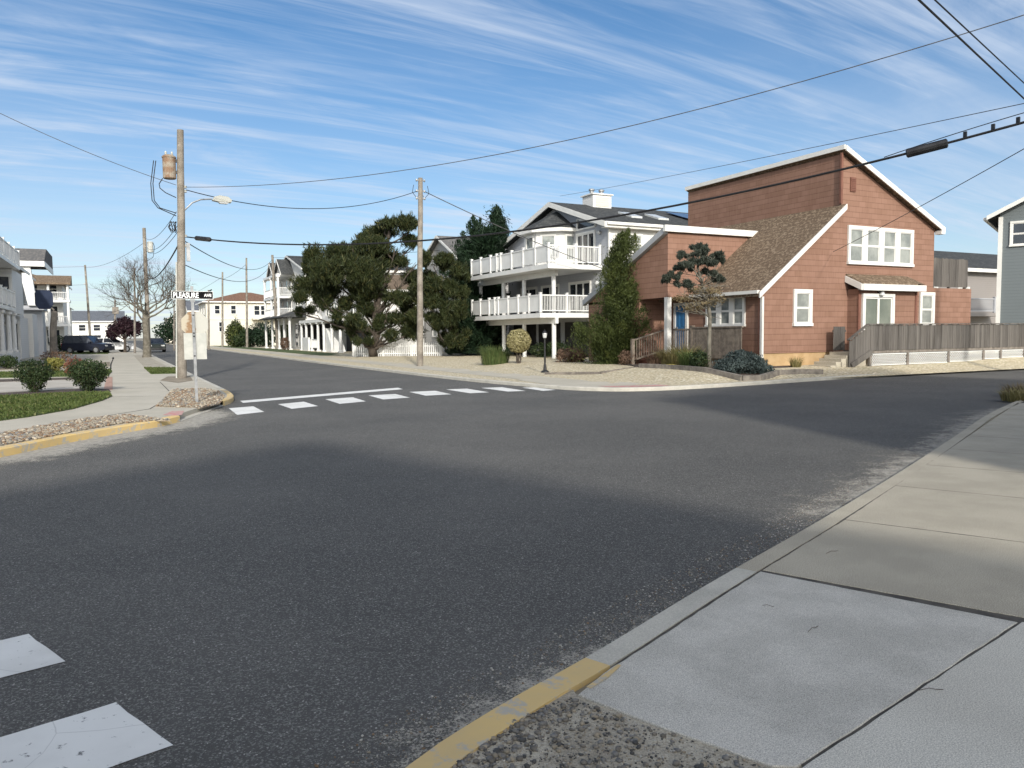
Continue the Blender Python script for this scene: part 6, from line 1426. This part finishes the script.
# cars
def car(label, pos_, heading, paint, L_=4.6, W_=1.85, H_=1.75, suv=True):
    T = thing('parked_car', pos_, label, 'car', 'parked cars'); rot = Matrix.Rotation(heading, 4, 'Z'); b = Vector(pos_)
    def put(mb, name, mat, par=T, sm=False):
        mb.v = [tuple((rot @ Vector(v)) + b) for v in mb.v]; return mb.build(name, mat, par, smooth=sm)
    hl = L_ / 2; prof = [(-hl, .45), (-hl + .05, .95), (-hl + .15, 1.02), (hl - 1.15, 1.02), (hl - .15, .90), (hl, .72), (hl, .38), (hl - .3, .26), (-hl + .3, .26)]
    mb = MB(); secs = [(-W_ / 2, .93), (-W_ / 2 + .07, 1), (W_ / 2 - .07, 1), (W_ / 2, .93)]; n = len(prof); V = []
    for y, k in secs:
        for x, z in prof: V.append((x * (.985 if k < 1 else 1), y, .62 + (z - .62) * k))
    mb.add(V, [(i * n + j, i * n + (j + 1) % n, (i + 1) * n + (j + 1) % n, (i + 1) * n + j) for i in range(3) for j in range(n)] + [tuple(range(n - 1, -1, -1)), tuple(3 * n + j for j in range(n))]); body = put(mb, 'body', paint)
    r0, r1 = (-hl + .12, hl - 1.9) if suv else (-hl + .9, hl - 2.0)
    lo = [(r0 - (0 if suv else .5), -W_ / 2 + .09), (hl - 1.15, -W_ / 2 + .09), (hl - 1.15, W_ / 2 - .09), (r0 - (0 if suv else .5), W_ / 2 - .09)]; hi = [(r0 + .15, -W_ / 2 + .25), (r1, -W_ / 2 + .25), (r1, W_ / 2 - .25), (r0 + .15, W_ / 2 - .25)]
    mb = MB(); mb.add([(x, y, 1.0) for x, y in lo] + [(x, y, H_ - .06) for x, y in hi], [(0, 1, 5, 4), (1, 2, 6, 5), (2, 3, 7, 6), (3, 0, 4, 7), (4, 5, 6, 7)]); put(mb, 'windows', 'glass_dark')
    mb = MB(); mb.add([(x, y, H_ - .07) for x, y in hi] + [(x * .98, y * .95, H_) for x, y in hi], [(0, 1, 5, 4), (1, 2, 6, 5), (2, 3, 7, 6), (3, 0, 4, 7), (4, 5, 6, 7), (3, 2, 1, 0)])
    for y in (-1, 1):
        for t in (0, .36, .68, 1): p = Vector((lo[0][0] + (lo[1][0] - lo[0][0]) * t, y * (W_ / 2 - .085), 1.0)); q = Vector((hi[0][0] + (hi[1][0] - hi[0][0]) * t, y * (W_ / 2 - .245), H_ - .04)); mb.bar(p, q, .07, .03)
    put(mb, 'roof', paint)
    for x in (-hl + .85, hl - .9):
        for s in (-1, 1):
            mb = MB(); c = Vector((x, s * (W_ / 2 - .1), .34)); k = 18; V = []
            for yy, r in ((-.11, .30), (-.09, .34), (.09, .34), (.11, .30)):
                V += [(c.x + r * math.cos(2 * math.pi * j / k), c.y + yy, c.z + r * math.sin(2 * math.pi * j / k)) for j in range(k)]
            mb.add(V, [(i * k + j, i * k + (j + 1) % k, (i + 1) * k + (j + 1) % k, (i + 1) * k + j) for i in range(3) for j in range(k)] + [tuple(range(k)), tuple(3 * k + j for j in range(k))]); wl = put(mb, 'wheel', 'tyre')
            mb = MB(); mb.prism([(c.x + .2 * math.cos(2 * math.pi * j / 14), c.y + s * .112, c.z + .2 * math.sin(2 * math.pi * j / 14)) for j in range(14)], (0, s * .012, 0)); put(mb, 'rim', 'rim', wl)
    for s in (-1, 1):
        mb = MB(); mb.box(hl - .12, hl + .01, s * (W_ / 2 - .3) - .18, s * (W_ / 2 - .3) + .18, .66, .80); put(mb, 'headlight', 'lamp_glass')
        mb = MB(); mb.box(-hl - .005, -hl + .12, s * (W_ / 2 - .18) - .1, s * (W_ / 2 - .18) + .1, .72, .98); put(mb, 'tail_light', 'lamp_red')
        mb = MB(); mb.box(hl - 1.55, hl - 1.35, s * (W_ / 2 + .06) - .09, s * (W_ / 2 + .06) + .09, 1.0, 1.16); put(mb, 'mirror', paint)
    mb = MB(); mb.box(-hl - .02, -hl + .1, -W_ / 2 + .1, W_ / 2 - .1, .32, .52); mb.box(hl - .1, hl + .02, -W_ / 2 + .1, W_ / 2 - .1, .30, .48); put(mb, 'bumper', 'black_metal'); return T
car('dark navy suv parked across the driveway on the left', (-2.7, 86, .12), R(-28), 'car_navy', L_=4.3)
car('white car parked just beyond the dark navy suv', (-.9, 90, .12), R(15), 'car_white', H_=1.5, suv=False)
car('dark car parked at the left kerb half hidden by the bare tree trunk', (3.55, 93, 0), R(-90), 'car_dark', H_=1.55)
for i, (px, py, a, l) in enumerate(((813, 629, .3, .06), (768, 606, -.9, .03), (832, 552, .05, .06), (930, 690, -.4, .06))):
    p = gp(px, py, .058); mb = MB(); d = Vector((math.cos(a), math.sin(a), 0)) * l; mb.tube([p - d, p + Vector((0, .006, .006)), p + d * .4 + Vector((0, -.004, .004)), p + d], .0014, 5)
    tag(mb.build('twig', 'twig', loc=p), ['longest twig lying across the middle of the pale new slab', 'tiny twig near the far corner of the pale new slab', 'thin twig on the older tan slab near the kerb', 'dry stem lying on the slab at the lower right'][i], 'twig', 'litter on the pavement')
bpy.context.view_layer.update()
